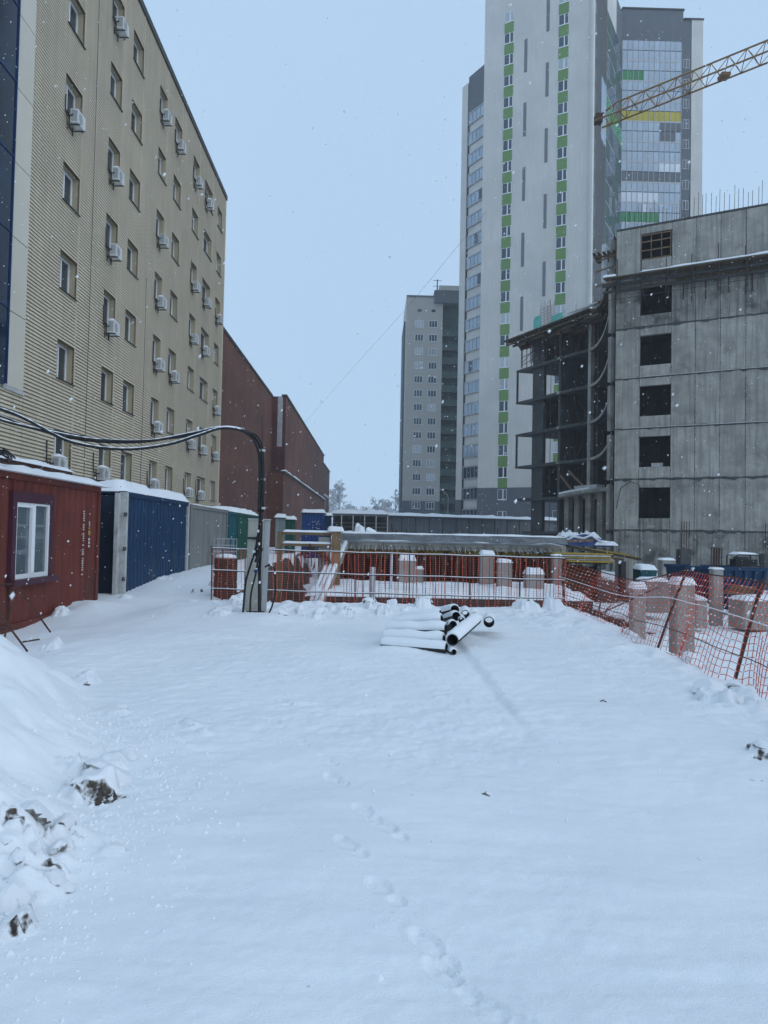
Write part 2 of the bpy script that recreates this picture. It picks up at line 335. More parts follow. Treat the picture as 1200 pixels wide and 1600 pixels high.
def ground_h(x, y, fine=True):
    x = np.asarray(x, float); y = np.asarray(y, float)
    z = 0.05 * fbm(x, y, 0.35, 3, 1) + 0.03 * fbm(x, y, 1.1, 3, 2)
    if fine:
        rough_ = sst(-.05, .3, fbm(x, y, .45, 3, 52)); z = z + 0.012 * fbm(x * 0.7, y * 2.2, 2.2, 3, 3) + (0.005 + .012 * rough_) * fbm(x, y, 9, 4, 4, .6) * sst(18, 6, y) * (.4 + .6 * sst(3.5, 6, y)) + .012 * rough_ * np.maximum(fbm(x, y, 3.3, 3, 53), 0) * sst(4, 7, y)
    # path beside the containers climbs slowly
    z = z + 0.36 * sst(14.5, 24, y) * sst(-2.6, -3.6, x) * sst(70, 55, y)
    # ploughed bank on the left
    edge = np.interp(y, [0, 2.0, 2.7, 3.3, 5.0, 6.2, 7.3, 9.0, 12], [-1.9, -1.55, -1.45, -1.35, -1.62, -2.05, -2.65, -3.9, -6.0]) + 0.25 * fbm(x, y, 1.3, 3, 8)
    mnd = sst(0, 1.35, edge - x) * sst(9.6, 7.2, y)
    z = z + mnd * (0.70 + 0.30 * fbm(x, y, 0.9, 4, 9))
    lum = sst(-0.15, 0.15, edge - x) * sst(1.3, 0.3, edge - x) * sst(4.4, 3.2, y)
    z = z + lum * (np.abs(fbm(x, y, 4.2, 3, 11)) * 0.20 + (.5 - np.abs(fbm(x, y, 7.5, 3, 51))) ** 2 * .16)
    # snow drifted against the red container
    z = z - .10 * sst(-3.6, -5.2, x) * sst(7.5, 9.5, y) * sst(15.5, 12.5, y) + 0.16 * sst(-4.6, -5.7, x) * sst(12.6, 14.5, y) * sst(17.5, 14.5, y) * (0.8 + fbm(x, y, 0.8, 3, 12))
    # lumpy ridge under the far net and round the cabinet
    rdg = sst(13.9, 15.3, y + 0.8 * fbm(x, y, 0.7, 2, 13)) * sst(16.9, 16.0, y) * sst(-4.6, -3.6, x) * sst(4.8, 4.0, x)
    z = z + rdg * (-.03 + 0.06 * sst(2.6, 0.8, x) + 0.20 * np.abs(fbm(x, y, 1.7, 4, 14)))
    z = z + 0.24 * np.exp(-(((x + 3.35) / 0.75) ** 2 + ((y - 14.2) / 0.9) ** 2)) + 0.14 * np.exp(-(((x + 2.0) / 0.9) ** 2 + ((y - 13.3) / 0.6) ** 2))
    # bank along the right-hand net
    wob = 0.25 * fbm(x, y, 0.6, 3, 15)
    bk = sst(2.7, 3.7, x + wob + 0.03 * (y - 8)) * sst(4.75, 4.3, x) * sst(17.0, 16.2, y)
    z = z + bk * (0.00 + 0.17 * np.abs(fbm(x, y, 1.5, 4, 16))) - .10 * sst(3.7, 4.4, x + wob) * sst(14.5, 12, y)
    # buried sheet: its left edge makes a low step
    stp = sst(1.22, 1.36, x + 0.07 * fbm(x, y, 1.2, 3, 17)) * sst(5.3, 7.2, y + 0.5 * fbm(x, y, 1.5, 2, 18)) * sst(12.6, 11.6, y)
    z = z + stp * 0.045 * sst(4.2, 2.2, x) 
    z = z - 0.022 * np.exp(-((x - 1.24 - 0.05 * fbm(x, y, 1.5, 2, 19)) / 0.04) ** 2) * sst(5.6, 7.0, y) * sst(11.4, 10.6, y) * np.clip(0.4 + 2.2 * fbm(x, y, 1.3, 2, 20), 0, 1.4)
    z = z + .30 * np.exp(-(((x - .75) / .62) ** 2 + ((y - 11.35) / .55) ** 2)) + .150 * np.exp(-(((x - .55) / .6) ** 2 + ((y - 10.35) / .42) ** 2))     # drift round the pipes
    # lower ground on the building site, right of the net
    low = sst(4.45, 5.4, x) * sst(120, 60, y) * sst(-6, 2, y) * sst(60, 40, x)
    z = z - 0.55 * low + low * 0.10 * fbm(x, y, 0.8, 4, 21)
    # excavation
    pit = sst(17.05, 17.9, y) * sst(62, 54, y)
    lft = -2.9 + 0.5 * fbm(x, y, 0.6, 3, 22) - 0.05 * (y - 17)
    pit = pit * sst(lft - 0.7, lft + 0.5, x) * sst(6.9, 5.9, x + 0.0 * y)
    z = z - 1.75 * pit
    return z
def gh(x, y): return float(ground_h(np.array([float(x)]), np.array([float(y)]), False)[0])

LUMP_PX = ((150, 1240, 90, 0, .7), (185, 1195, 50, 1, .8), (125, 1215, 60, 2, .6), (35, 1295, 70, 3, .7), (95, 1310, 40, 4, 1.2), (80, 1360, 46, 5, .9), (40, 1345, 44, 6, .8),
          (65, 1400, 60, 0, .5), (10, 1330, 40, 2, .8), (8, 1450, 70, 1, 1.0), (22, 1390, 38, 3, .8), (175, 1335, 32, 4, .5), (165, 1272, 26, 5, .5), (85, 1012, 30, 6, .8),
          (135, 1066, 36, 0, .8), (92, 962, 24, 1, .8), (187, 1113, 24, 2, .6), (300, 1138, 32, 3, .5), (318, 1148, 22, 4, .5), (362, 1082, 26, 5, .3), (55, 1268, 40, 6, .6),
          (540, 962, 26, 0, .8), (575, 952, 22, 1, .9), (598, 958, 28, 2, .8), (497, 965, 26, 3, .6), (515, 955, 20, 4, .7), (560, 968, 18, 5, .5), (470, 960, 22, 2, .7),
          (660, 948, 36, 6, .75), (737, 946, 32, 0, .9), (795, 945, 28, 1, 1.0), (822, 950, 36, 2, .6), (862, 946, 26, 3, 1.0), (905, 952, 30, 4, .6), (640, 955, 24, 5, .5),
          (1120, 1098, 60, 6, .6), (1160, 1085, 46, 0, .5), (1190, 1110, 50, 1, .5), (1195, 1178, 50, 2, .6), (1085, 1035, 34, 3, .4), (985, 990, 24, 4, .4), (372, 945, 30, 5, .6),
          (345, 960, 40, 1, .5), (255, 905, 20, 3, .5), (310, 925, 26, 6, .4), (335, 915, 20, 0, .6), (200, 935, 18, 2, .5))
for (lpx, lpy, lw, lk, lh) in LUMP_PX:
    d = ray(lpx, lpy); ts = 1.2 * 1.01 ** np.arange(300); pp_ = CAM[None] + d[None] * (ts / d[1])[:, None]
    hit = np.nonzero(pp_[:, 2] < ground_h(pp_[:, 0], pp_[:, 1], False))[0]; p = pp_[hit[0] if len(hit) else -1]; r_ = lw / FPX * p[1] / 2 * 1.15
    LUMPS.append((p[0], p[1], r_, r_ * lh * .75, rnd.uniform(0, 6)))

def clod_mesh(seed):
    import bmesh
    bm = bmesh.new(); bmesh.ops.create_icosphere(bm, subdivisions=3, radius=1.0); rr = random.Random(seed)
    ax = [Vector((rr.gauss(0, 1), rr.gauss(0, 1), rr.gauss(0, .8))).normalized() for _ in range(9)]; dd = [rr.uniform(.40, .85) for _ in ax]
    co = np.array([v.co for v in bm.verts]); nz = fbm(co[:, 0] * 2 + co[:, 2], co[:, 1] * 2 - co[:, 2], 2.2, 4, seed)
    for vi, v in enumerate(bm.verts):
        p = v.co.normalized(); k = 1.0
        for a, d in zip(ax, dd):
            q = p.dot(a)
            if q > 0: k = min(k, d / max(q, 1e-3))
        v.co = p * k * (1 + .16 * float(nz[vi]))
    me = bpy.data.meshes.new('snow_clod'); bm.to_mesh(me); bm.free(); me.materials.append(lump_m); me.shade_smooth(); me.set_sharp_from_angle(angle=R(28)); return me
def axis_out(start, step, ratio, end):
    o = []; p = start; d = step
    while p < end: d *= ratio; p += d; o.append(p)
    return o
xf = list(np.arange(-6.0, -0.9, 0.024)) + list(np.arange(-0.9, 1.2, 0.013)) + list(np.arange(1.2, 6.0001, 0.024)); xo = axis_out(6.0, 0.024, 1.10, 540)
XS = np.array([-p for p in reversed(xo)] + xf + xo)
ys = [1.5]
while ys[-1] < 18.5: ys.append(ys[-1] + max(0.013, ys[-1] * 0.0044))
ys += axis_out(ys[-1], 0.085, 1.012, 600)
yb = [1.5 - p for p in axis_out(0, 0.016, 1.12, 60)]
YS = np.array(sorted(yb) + ys)
GX, GY = np.meshgrid(XS, YS)
GZ = ground_h(GX, GY)
LD = np.zeros_like(GZ); add_lumps(GZ, LD); add_feet(GZ); HD = np.zeros_like(GZ); add_hollows(GZ, HD)
nx_, ny_ = len(XS), len(YS)
gm = bpy.data.meshes.new('ground')
gm.vertices.add(nx_ * ny_); gm.vertices.foreach_set('co', np.stack([GX, GY, GZ], -1).astype(np.float32).ravel())
ii = (np.arange(ny_ - 1)[:, None] * nx_ + np.arange(nx_ - 1)[None, :]).ravel()
qd = np.stack([ii, ii + 1, ii + nx_ + 1, ii + nx_], -1).astype(np.int32)
gm.loops.add(qd.size); gm.loops.foreach_set('vertex_index', qd.ravel())
gm.polygons.add(len(qd)); gm.polygons.foreach_set('loop_start', np.arange(0, qd.size, 4, dtype=np.int32))
gm.update(calc_edges=True)
# bare earth: the excavation's steep sides and what lies under the new floor slab, carried right to darken a gap
dzx = np.gradient(GZ, axis=1) / np.gradient(GX, axis=1); dzy = np.gradient(GZ, axis=0) / np.gradient(GY, axis=0)
steep = np.sqrt(dzx ** 2 + dzy ** 2)
soil_and_dark = np.where((GY > 16.9) & (GY < 60) & (GX > -4.5) & (GX < 7.5), sst(0.55, 1.0, steep), 0)
soil_and_dark = np.maximum(soil_and_dark, sst(24.5, 26.5, GY) * sst(60, 55, GY) * sst(-2.2, -1.4, GX) * sst(13.5, 12.5, GX))
soil_and_dark = np.maximum(soil_and_dark, 0.8 * sst(17.2, 18, GY) * sst(25, 23, GY) * sst(-3.0, -2.4, GX) * sst(-1.0, -1.6, GX))
soil_and_dark = np.maximum(soil_and_dark,   .49 * LD * sst(1.0, 2.0, steep) * sst(-.1, .25, fbm(GX, GY, 2.3, 2, 90)))
soil_and_dark = np.maximum(soil_and_dark, HD)  # crevice darkness of the hollows, painted in
at_ = gm.attributes.new('soil_and_dark', 'FLOAT', 'POINT'); at_.data.foreach_set('value', soil_and_dark.astype(np.float32).ravel())
gm.materials.append(ground_m); gm.shade_smooth()
ground = inst('ground', gm); ground['kind'] = 'structure'; ground['label'] = 'trodden snow over the yard and the excavation'

CM = [clod_mesh(200 + k) for k in range(8)]
for k, (px, py, wpx_, hh) in enumerate(((150, 1228, 84, .55), (186, 1192, 40, .8), (128, 1205, 46, .6), (112, 1238, 34, .7), (40, 1285, 60, .6), (92, 1300, 36, 1.1), (78, 1345, 40, .9), (48, 1335, 34, .8), (104, 1332, 26, .8), (70, 1385, 46, .5),
        (14, 1320, 34, .8), (8, 1435, 60, 1.0), (20, 1385, 30, .8), (30, 1365, 26, .7), (60, 1372, 24, .9), (96, 1395, 30, .5), (52, 1310, 28, .8), (175, 1335, 30, .5), (85, 1010, 24, .8), (135, 1062, 30, .8), (92, 960, 22, .8), (187, 1111, 18, .6),
        (292, 1134, 24, .5), (312, 1146, 22, .5), (540, 960, 22, .8), (575, 950, 18, .9), (598, 956, 22, .8), (497, 962, 22, .6), (515, 953, 18, .7), (612, 945, 18, .8), (470, 957, 18, .7), (440, 962, 18, .6), (660, 946, 30, .75), (737, 944, 28, .9),
        (795, 943, 24, 1.0), (862, 944, 22, 1.0), (905, 950, 24, .6), (1120, 1094, 52, .6), (1160, 1082, 40, .5), (1192, 1106, 44, .5), (1196, 1176, 46, .6), (1085, 1033, 28, .4), (985, 988, 20, .4), (372, 940, 24, .6), (348, 955, 28, .5), (822, 948, 26, .6))):
    d = ray(px, py); ts = 1.2 * 1.01 ** np.arange(300); pp_ = CAM[None] + d[None] * (ts / d[1])[:, None]; hit = np.nonzero(pp_[:, 2] < ground_h(pp_[:, 0], pp_[:, 1], False))[0]; p = pp_[hit[0] if len(hit) else -1]; r_ = wpx_ / FPX * p[1] / 2 * 1.2
    o = inst('snow_clod', CM[k % 8], ground, (p[0], p[1] + r_ * .5, gh(p[0], p[1]) + r_ * hh * .12), rot=(rnd.uniform(-.5, .5), rnd.uniform(-.5, .5), rnd.uniform(0, 6))); o.scale = (r_, r_, r_ * hh * 1.1)

# crumbs broken off the banks and scattered over the yard
cq = np.random.default_rng(9); V = []; Fc = []
for _ in range(2600):
    if cq.random() < .55: y = cq.uniform(2.2, 6.5); x = -1.5 - .25 * abs(y - 4) * (y > 5) + cq.normal(0, .28) + .12
    elif cq.random() < .5: y = cq.uniform(6.5, 15.5); x = 3.1 + cq.normal(0, .35)
    elif cq.random() < .6: x = cq.uniform(-4, 3.5); y = 14.3 + cq.normal(0, .5)
    else: x = cq.uniform(-2.5, 3); y = cq.uniform(2.2, 13)
    r_ = cq.uniform(.004, .016) * (1.8 if cq.random() < .08 else 1) * (.6 + .05 * y); z = gh(x, y) if False else 0.0; V.append((x, y, r_))
CP = np.array(V); CZ = ground_h(CP[:, 0], CP[:, 1]); V = []
for (x, y, r_), z in zip(CP, CZ):
    i = len(V); a = cq.uniform(.7, 1.3, 6) * r_
    V += [(x - a[0], y, z), (x + a[1], y + .3 * a[1], z), (x, y - a[2], z), (x, y + a[3], z), (x + .3 * a[4], y, z + a[4] * .8), (x, y, z - a[5])]
    Fc += [(i + 2, i + 1, i + 4), (i + 1, i + 3, i + 4), (i + 3, i, i + 4), (i, i + 2, i + 4), (i + 1, i + 2, i + 5), (i + 3, i + 1, i + 5), (i, i + 3, i + 5), (i + 2, i, i + 5)]
m = MB(); m.v, m.f = V, Fc; o = m.build('snow_crumbs', snow_m, ground); o['kind'] = 'stuff'

# ------------------------------------------------------------------ beige office building (left)
OX = -11.5
off = thing('office_building', 'eight-storey beige sided office building with recessed windows and blue glass edge', 'building', (OX, 40, 0), R(90))
def ol(y): return y - 40.0                      # world depth -> local x
ROWS = [24.625 - 3.25 * k for k in range(7)]; WH = 1.375
COLS = [(26.5, 28.0), (30.8, 32.2), (33.5, 35.0), (37.7, 39.1), (40.6, 42.1), (44.8, 46.4), (47.9, 50.2), (51.8, 53.3)]
SEAMS = [24.05, 28.06, 32.26, 35.06, 39.16, 42.16, 46.46, 50.26, 54.5]
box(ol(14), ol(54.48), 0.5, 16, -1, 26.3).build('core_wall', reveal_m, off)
PIT = 0.125
def slat(m, x0, x1, z0):                          # one board: sloping face, undercut, deep shadow groove
    a, b_, c = z0 + 0.046, z0 + PIT, z0
    m.quad((x0, -0.030, a), (x1, -0.030, a), (x1, -0.020, b_), (x0, -0.020, b_)); m.quad((x0, 0.065, a + .006), (x1, 0.065, a + .006), (x1, -0.030, a), (x0, -0.030, a))
    m.quad((x0, 0.065, c), (x1, 0.065, c), (x1, 0.065, a + .006), (x0, 0.065, a + .006)); m.quad((x0, -0.020, b_ - PIT), (x1, -0.020, b_ - PIT), (x1, 0.065, c), (x0, 0.065, c))
    for x in (x0, x1): m.quad((x, .045, a), (x, -.03, a), (x, -.02, b_), (x, .045, b_))
for b in range(len(SEAMS) - 1):
    m = MB(); a0, b0 = SEAMS[b], SEAMS[b + 1]
    wins = [c for c in COLS if a0 <= c[0] and c[1] <= b0]
    for r_ in range(-4, 211):
        z0 = r_ * PIT; zc = z0 + PIT / 2; segs = [(a0 + 0.012, b0 - 0.012)]
        for (wa, wb) in wins:
            if any(zt - WH < zc < zt for zt in ROWS):
                segs = [(a0 + 0.012, wa), (wb, b0 - 0.012)]
        for (sa, sb) in segs:
            if sb - sa < 0.03: continue
            x0, x1 = ol(sa), ol(sb)
            slat(m, x0, x1, z0)
    m.build('siding_panel', siding_m, off)
m = MB()                                          # low siding below the smooth panels
for r_ in range(-4, 48):
    z0 = r_ * PIT; x0, x1 = ol(14), ol(24.03)
    slat(m, x0, x1, z0)
m.build('siding_panel', siding_m, off)
for s_ in SEAMS[1:-1]: box(ol(s_) - 0.012, ol(s_) + 0.012, -0.036, 0.02, 0, 26.3).build('seam_strip', seam_m, off)
box(ol(54.47), ol(54.62), -0.05, 16, -1, 26.3).build('corner_strip', seam_m, off)
box(ol(14), ol(54.7), -0.10, 0.4, 26.28, 26.62).build('roof_edge', trim_m, off)
rvm = {}
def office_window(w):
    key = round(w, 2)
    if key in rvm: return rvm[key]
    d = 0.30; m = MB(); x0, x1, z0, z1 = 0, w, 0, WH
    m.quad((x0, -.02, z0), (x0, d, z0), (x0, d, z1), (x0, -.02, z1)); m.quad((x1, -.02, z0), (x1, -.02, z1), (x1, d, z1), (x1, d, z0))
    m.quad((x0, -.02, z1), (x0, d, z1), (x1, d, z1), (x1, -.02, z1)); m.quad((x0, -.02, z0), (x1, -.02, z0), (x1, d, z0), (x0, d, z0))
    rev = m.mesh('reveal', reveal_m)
    f = MB(); t = 0.06
    f.box(0, w, d - .04, d + .04, 0, t).box(0, w, d - .04, d + .04, WH - t, WH).box(0, t, d - .04, d + .04, t, WH - t).box(w - t, w, d - .04, d + .04, t, WH - t).box(w * .5 - .045, w * .5 + .045, d - .05, d + .04, t, WH - t)
    fr = f.mesh('window', pvc_m)
    p1 = box(t, w * .5 - .045, d, d + .02, t, WH - t).mesh('pane', glass_m); p2 = box(w * .5 + .045, w - t, d, d + .02, t, WH - t).mesh('pane', glass_m)
    p3 = box(t, w * .5 - .045, d, d + .02, t, WH - t).mesh('pane', curtain_m)
    sl = box(-.03, w + .03, -.09, d - .04, -.03, 0.0).mesh('sill', trim_m)
    rvm[key] = (fr, rev, p1, p2, sl, p3); return rvm[key]
for ci, (wa, wb) in enumerate(COLS):
    fr, rev, p1, p2, sl, p3 = office_window(wb - wa)
    for k, zt in enumerate(ROWS):
        w = inst('window', fr, off, (ol(wa), 0, zt - WH))
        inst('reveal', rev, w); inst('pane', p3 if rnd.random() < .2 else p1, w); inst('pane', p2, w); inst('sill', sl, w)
# smooth cladding strip and the blue glass wall at the near end
for k in range(9):
    z0 = 5.98 + 2.35 * k
    box(ol(22.75), ol(24.0), -0.06, 0.02, z0 + 0.015, min(z0 + 2.335, 26.2)).build('cladding_panel', cladding_m, off)
for i in range(5):
    for k in range(9):
        z0 = 5.98 + 2.35 * k; x1 = 22.62 - 1.5 * i
        box(ol(x1 - 1.46), ol(x1), -0.16, -0.12, z0 + 0.03, min(z0 + 2.32, 26.2)).build('glass_pane', blueglass_m, off)
m = MB()
for i in range(6): m.box(ol(22.66 - 1.5 * i) - .02, ol(22.66 - 1.5 * i) + .02, -0.20, 0.02, 5.98, 26.2)
for k in range(10): m.box(ol(15), ol(22.62), -0.19, 0.02, 5.96 + 2.35 * k, 6.0 + 2.35 * k) if k < 9 else None
m.build('mullion_grid', mat('blue_mullion', (0.01, 0.035, 0.12), 0.4), off)
box(ol(22.68), ol(24.04), -0.08, 0.02, 5.86, 5.975).build('drip_edge', dirtywhite_m, off)
for yy, z0, z1 in ((29.25, 3.2, 26.0), (34.99 + 1.3, 2.8, 14.0)):
    MB().tube([(ol(yy), -0.05, z0), (ol(yy) + .03, -0.05, (z0 + z1) / 2), (ol(yy), -0.05, z1)], 0.009, 5).build('wall_cable', black_m, off)

# air conditioners on the office wall
ORD = ['first', 'second', 'third', 'fourth', 'fifth', 'sixth', 'seventh', 'eighth']
def ac_meshes():
    c = MB().box(0, .82, -.30, 0, 0, .56).box(.80, .86, -.26, -.04, .08, .48)
    g = MB()
    for k in range(9): g.box(.06 + .0, .56, -.312, -.300, .06 + .052 * k, .075 + .052 * k)
    ring = MB(); n = 20; ro, ri = .235, .20
    for j in range(n):
        a, b_ = 2 * math.pi * j / n, 2 * math.pi * (j + 1) / n
        ring.quad(*[(.31 + r_ * math.cos(t), -.306, .28 + r_ * math.sin(t)) for r_, t in ((ro, a), (ro, b_), (ri, b_), (ri, a))])
    fan = MB()
    fan.quad(*[(.31 + .2 * math.cos(2 * math.pi * j / n), -.303, .28 + .2 * math.sin(2 * math.pi * j / n)) for j in range(n)])
    slots = MB()
    for k in range(10): slots.box(-.004, 0.004, -.27, -.03, .06 + .046 * k, .085 + .046 * k)
    br = MB()
    for x in (.14, .68): br.bar((x, .16, -.03), (x, -.34, -.03), .04).bar((x, .16, -.22), (x, .16, .10), .04)
    br.bar((.14, .16, -.03), (.68, .16, -.03), .035)
    return c.mesh('casing', acw_m), g.mesh('guard', acw_m), ring.mesh('fan_ring', acw_m), fan.mesh('fan', acd_m), slots.mesh('side_slots', acd_m), br.mesh('bracket', steel_m), snow_sheet(.82, .30, .10, 3, 8, 5, .02).mesh('snow_cap', snow_m, True)
ACM = ac_meshes()
ACS = {0: [2, 6], 1: [0, 2, 3, 4, 6], 3: [0, 2, 3, 4, 5, 6], 4: [0, 4], 5: [0, 2, 3, 5, 6], 6: [0, 2, 3, 5, 6], 7: [2, 4, 5]}
for ci, rows in ACS.items():
    for k in rows:
        zt = ROWS[k]; y0 = COLS[ci][0] + (0.05 if k < 6 else -0.55); z = zt - WH - 0.42 if k < 6 else zt - WH - 0.15
        if k == 6 and ci > 2: y0 = COLS[ci][0] - 0.3
        lab = 'air conditioner under the %s window from the top, %s column from the blue glass' % (ORD[k], ORD[ci])
        a = thing('air_conditioner', lab, 'air conditioner', (OX + 0.20, y0, z), R(90), 'air conditioners on the beige office wall')
        a.scale = (.86, .9, .9); a_c = inst('casing', ACM[0], a); inst('guard', ACM[1], a_c); inst('fan_ring', ACM[2], a_c); inst('fan', ACM[3], a_c); inst('side_slots', ACM[4], a_c); inst('bracket', ACM[5], a)
        if k >= 4 or (ci + k) % 3 == 0: inst('snow_cap', ACM[6], a, (0, -.30, .565))
        h = MB(); h.tube([(-.02, -.1, .3), (-.12, .1, .2), (-.16, .13, .45), (-.15, .14, .8 + .3 * rnd.random()), (-.12, .15, 1.0 + .5 * rnd.random())], 0.028, 5)
        h.build('hose', black_m, a)

# ------------------------------------------------------------------ red brick factory behind it
bb = thing('brick_building', 'long windowless dark red brick building behind the beige office', 'building', (-11.5, 54.6, 0), R(90))
def bl(y): return y - 54.6
box(bl(54.75), bl(82.8), 0.15, 22, -1, 16.75).build('wall', brick_m, bb)
box(bl(82.8), bl(146), -1.4, 22, -1, 16.85).build('wall', brick_m, bb)
box(bl(146), bl(166), -1.4, 22, -1, 15.3).build('wall', brick_m, bb)
box(bl(82.74), bl(82.80), -1.4, -0.02, -1, 16.85).build('pier_face', brickd_m, bb, smooth=False)
for (a, b_, y0, z) in ((54.75, 82.7, 0.05, 16.75), (82.6, 146.1, -1.52, 16.85), (146.1, 166.1, -1.52, 15.3)):
    box(bl(a), bl(b_), y0, y0 + 0.6, z, z + 0.22).build('coping', trim_m, bb)
box(bl(80.3), bl(148), -1.62, 0.14, -1, 8.05).build('plinth_wall', brick_m, bb)
box(bl(80.2), bl(148.1), -1.85, -1.3, 8.05, 8.25).build('ledge', trim_m, bb)
snow_sheet(68, .6, .22, 5, 60, 5).build('ledge_snow', snow_m, bb, (bl(80.1), -1.9, 8.26), smooth=True)
MB().tube([(bl(147.5), -1.75, 8.0), (bl(147.5), -1.75, 0.0)], 0.09, 6).build('downpipe', dirtywhite_m, bb)
box(bl(82.71), bl(82.735), -1.05, -0.5, 11.2, 16.8).build('frost_streak', frost_m, bb)
box(bl(148.2), bl(165), -1.7, -1.4, 9.2, 9.5).build('ledge_snow', snow_m, bb); box(bl(148.2), bl(165), -1.7, -1.4, 3.6, 3.9).build('ledge_snow', snow_m, bb)

# ------------------------------------------------------------------ shipping containers along the left
def corr(L, z0, z1, pitch=0.28, dep=0.036, y=0.0):
    m = MB(); x = 0.0; pr = []
    while x < L - 1e-6:
        for dx, dy in ((0, 0), (.075, 0), (.14, dep), (.215, dep)):
            if x + dx < L: pr.append((x + dx, y + dy))
        x += pitch
    pr.append((L, y))
    for (a, ya), (b, yb) in zip(pr[:-1], pr[1:]): m.quad((a, ya, z0), (b, yb, z0), (b, yb, z1), (a, ya, z1))
    return m
CX = -5.85
def container(y0, L, m_side, label, snow=0.14, x=CX, name='shipping_container', top=2.50, base=-0.1, post=None, win=None, seed=1, z=0.0, frame_m=None, endcol=None, over=0.0):
    t = thing(name, label, 'container', (x, y0, z), R(90)); D = 2.44; fm = frame_m or m_side
    if win is None:
        corr(L - .2, .12 + base, top - .12, y=0.03).build('side_panel', m_side, t, (.1, 0, 0))
    else:
        a, b_, za, zb = win
        corr(a - .1, .12 + base, top - .12, y=.03).build('side_panel', m_side, t, (.1, 0, 0)); corr(L - .1 - b_, .12 + base, top - .12, y=.03).build('side_panel', m_side, t, (b_, 0, 0))
        corr(b_ - a, .12 + base, za, y=.03).build('side_panel', m_side, t, (a, 0, 0)); corr(b_ - a, zb, top - .12, y=.03).build('side_panel', m_side, t, (a, 0, 0))
    box(.05, L - .05, D - .05, D, base, top - .05).build('rear_wall', m_side, t)
    box(.02, .07, .1, D - .1, base, top - .1).build('end_wall', endcol or m_side, t); box(L - .07, L - .02, .1, D - .1, base, top - .1).build('end_wall', endcol or m_side, t)
    for px_, pm in ((0, fm), (L - .14, post or fm)):
        box(px_, px_ + .14, 0, .16, base, top).build('corner_post', pm, t); box(px_, px_ + .14, D - .16, D, base, top).build('corner_post', pm, t)
    box(.14, L - .14, -.005, .09, top - .12, top - .01).build('top_rail', fm, t); box(.14, L - .14, -.005, .09, base, .12 + base).build('bottom_rail', fm, t)
    box(.03, L - .03, .03, D - .03, top - .06, top - .02).build('roof', m_side, t)
    if snow: snow_sheet(L, D, snow, seed, 40, 14, over).build('snow_cover', snow_m, t, (0, 0, top), smooth=True)
    return t
# red site cabin
redL = 6.06; redY = 9.85
wa, wb = at(20, 840, 10)[1], 0
def cy(px): return atx(px, 860, CX)[1]
w0, w1 = cy(22) - redY, cy(75) - redY
redc = container(redY, redL, red_m, 'red container cabin with a white two-pane window and snowy roof', 0.11, win=(w0 - .02, w1 + .02, 0.74, 2.03), seed=4, over=0.16, name='container_cabin')
frm = MB(); h0, h1 = .74, 2.03; q = .09
frm.box(w0 - .14, w1 + .14, -.03, .05, h1 - .02, h1 + .16).box(w0 - .14, w0, -.03, .05, h0, h1 - .02).box(w1, w1 + .14, -.03, .05, h0, h1 - .02)
frm.build('window_surround', plum_m, redc)
box(w0 - .2, w1 + .2, -.13, .05, h0 - .10, h0 - .003).build('window_sill', plum_m, redc)
wf = MB(); t_ = .055; wm = w0 + (w1 - w0) * .5
wf.box(w0, w1, -.01, .06, h0, h0 + t_ + .02).box(w0, w1, -.01, .06, h1 - t_, h1).box(w0, w0 + t_, -.01, .06, h0 + t_ + .02, h1 - t_).box(w1 - t_, w1, -.01, .06, h0 + t_ + .02, h1 - t_).box(wm - .06, wm + .06, -.02, .06, h0 + t_ + .02, h1 - t_)
wf.box(w0 + t_, wm - .06, -.005, .05, h1 - t_ - .04, h1 - t_ - .001)
wo_ = wf.build('window', pvc_m, redc)
cabglass_m = mat('cabin_glass', (0.10, 0.125, 0.14), 0.04, 0.3, 1.5, spec=0.8)
box(w0 + t_, wm - .06, .03, .04, h0 + t_ + .02, h1 - t_ - .04).build('pane', cabglass_m, wo_); box(wm + .06, w1 - t_, .03, .04, h0 + t_ + .02, h1 - t_).build('pane', cabglass_m, wo_)
sm = MB(); sr = random.Random(3)                       # faint vertical stencil columns near the far end
for (px_, ya, yb_, st) in ((131.5, 798, 902, .024), (140.5, 799, 832, .022)):
    xx = cy(px_) - redY; za = atx(px_, ya, CX)[2]; zb = atx(px_, yb_, CX)[2]; zz = za
    while zz > zb:
        if sr.random() < .82:
            w_ = sr.uniform(.02, .05); sm.box(xx - w_, xx + .03, -.004, .0, zz - st, zz)
        zz -= st * 1.9
sm.build('stencil_marking', mark_m, redc, (0, .026, 0))
ym = MB(); xx = cy(140.8) - redY
for za in (1.62, 1.56, 1.50): ym.box(xx - .05, xx + .03, .022, .026, za - .035, za)
ym.build('stencil_marking', ymark_m, redc)
wm_ = MB()
for za in (1.40, 1.33, 1.26): wm_.box(xx - .05, xx + .03, .022, .026, za - .045, za)
wm_.build('stencil_marking', mark_m, redc)
# cable coil on its roof edge
ck = thing('cable_coil', 'loose black cable coil on the snowy roof of the red cabin', 'cable', (CX + .02, 11.2, 2.62), 0)
cm = MB()
for k in range(3):
    cm.tube([(.15 * math.cos(a) * (1 + .2 * k), .55 * math.sin(a) * (1 + .15 * k), .06 + .05 * math.sin(3 * a + k) + .03 * k) for a in np.linspace(0, 6.2, 20)], .016, 5)
cm.build('loop', black_m, ck, smooth=True)
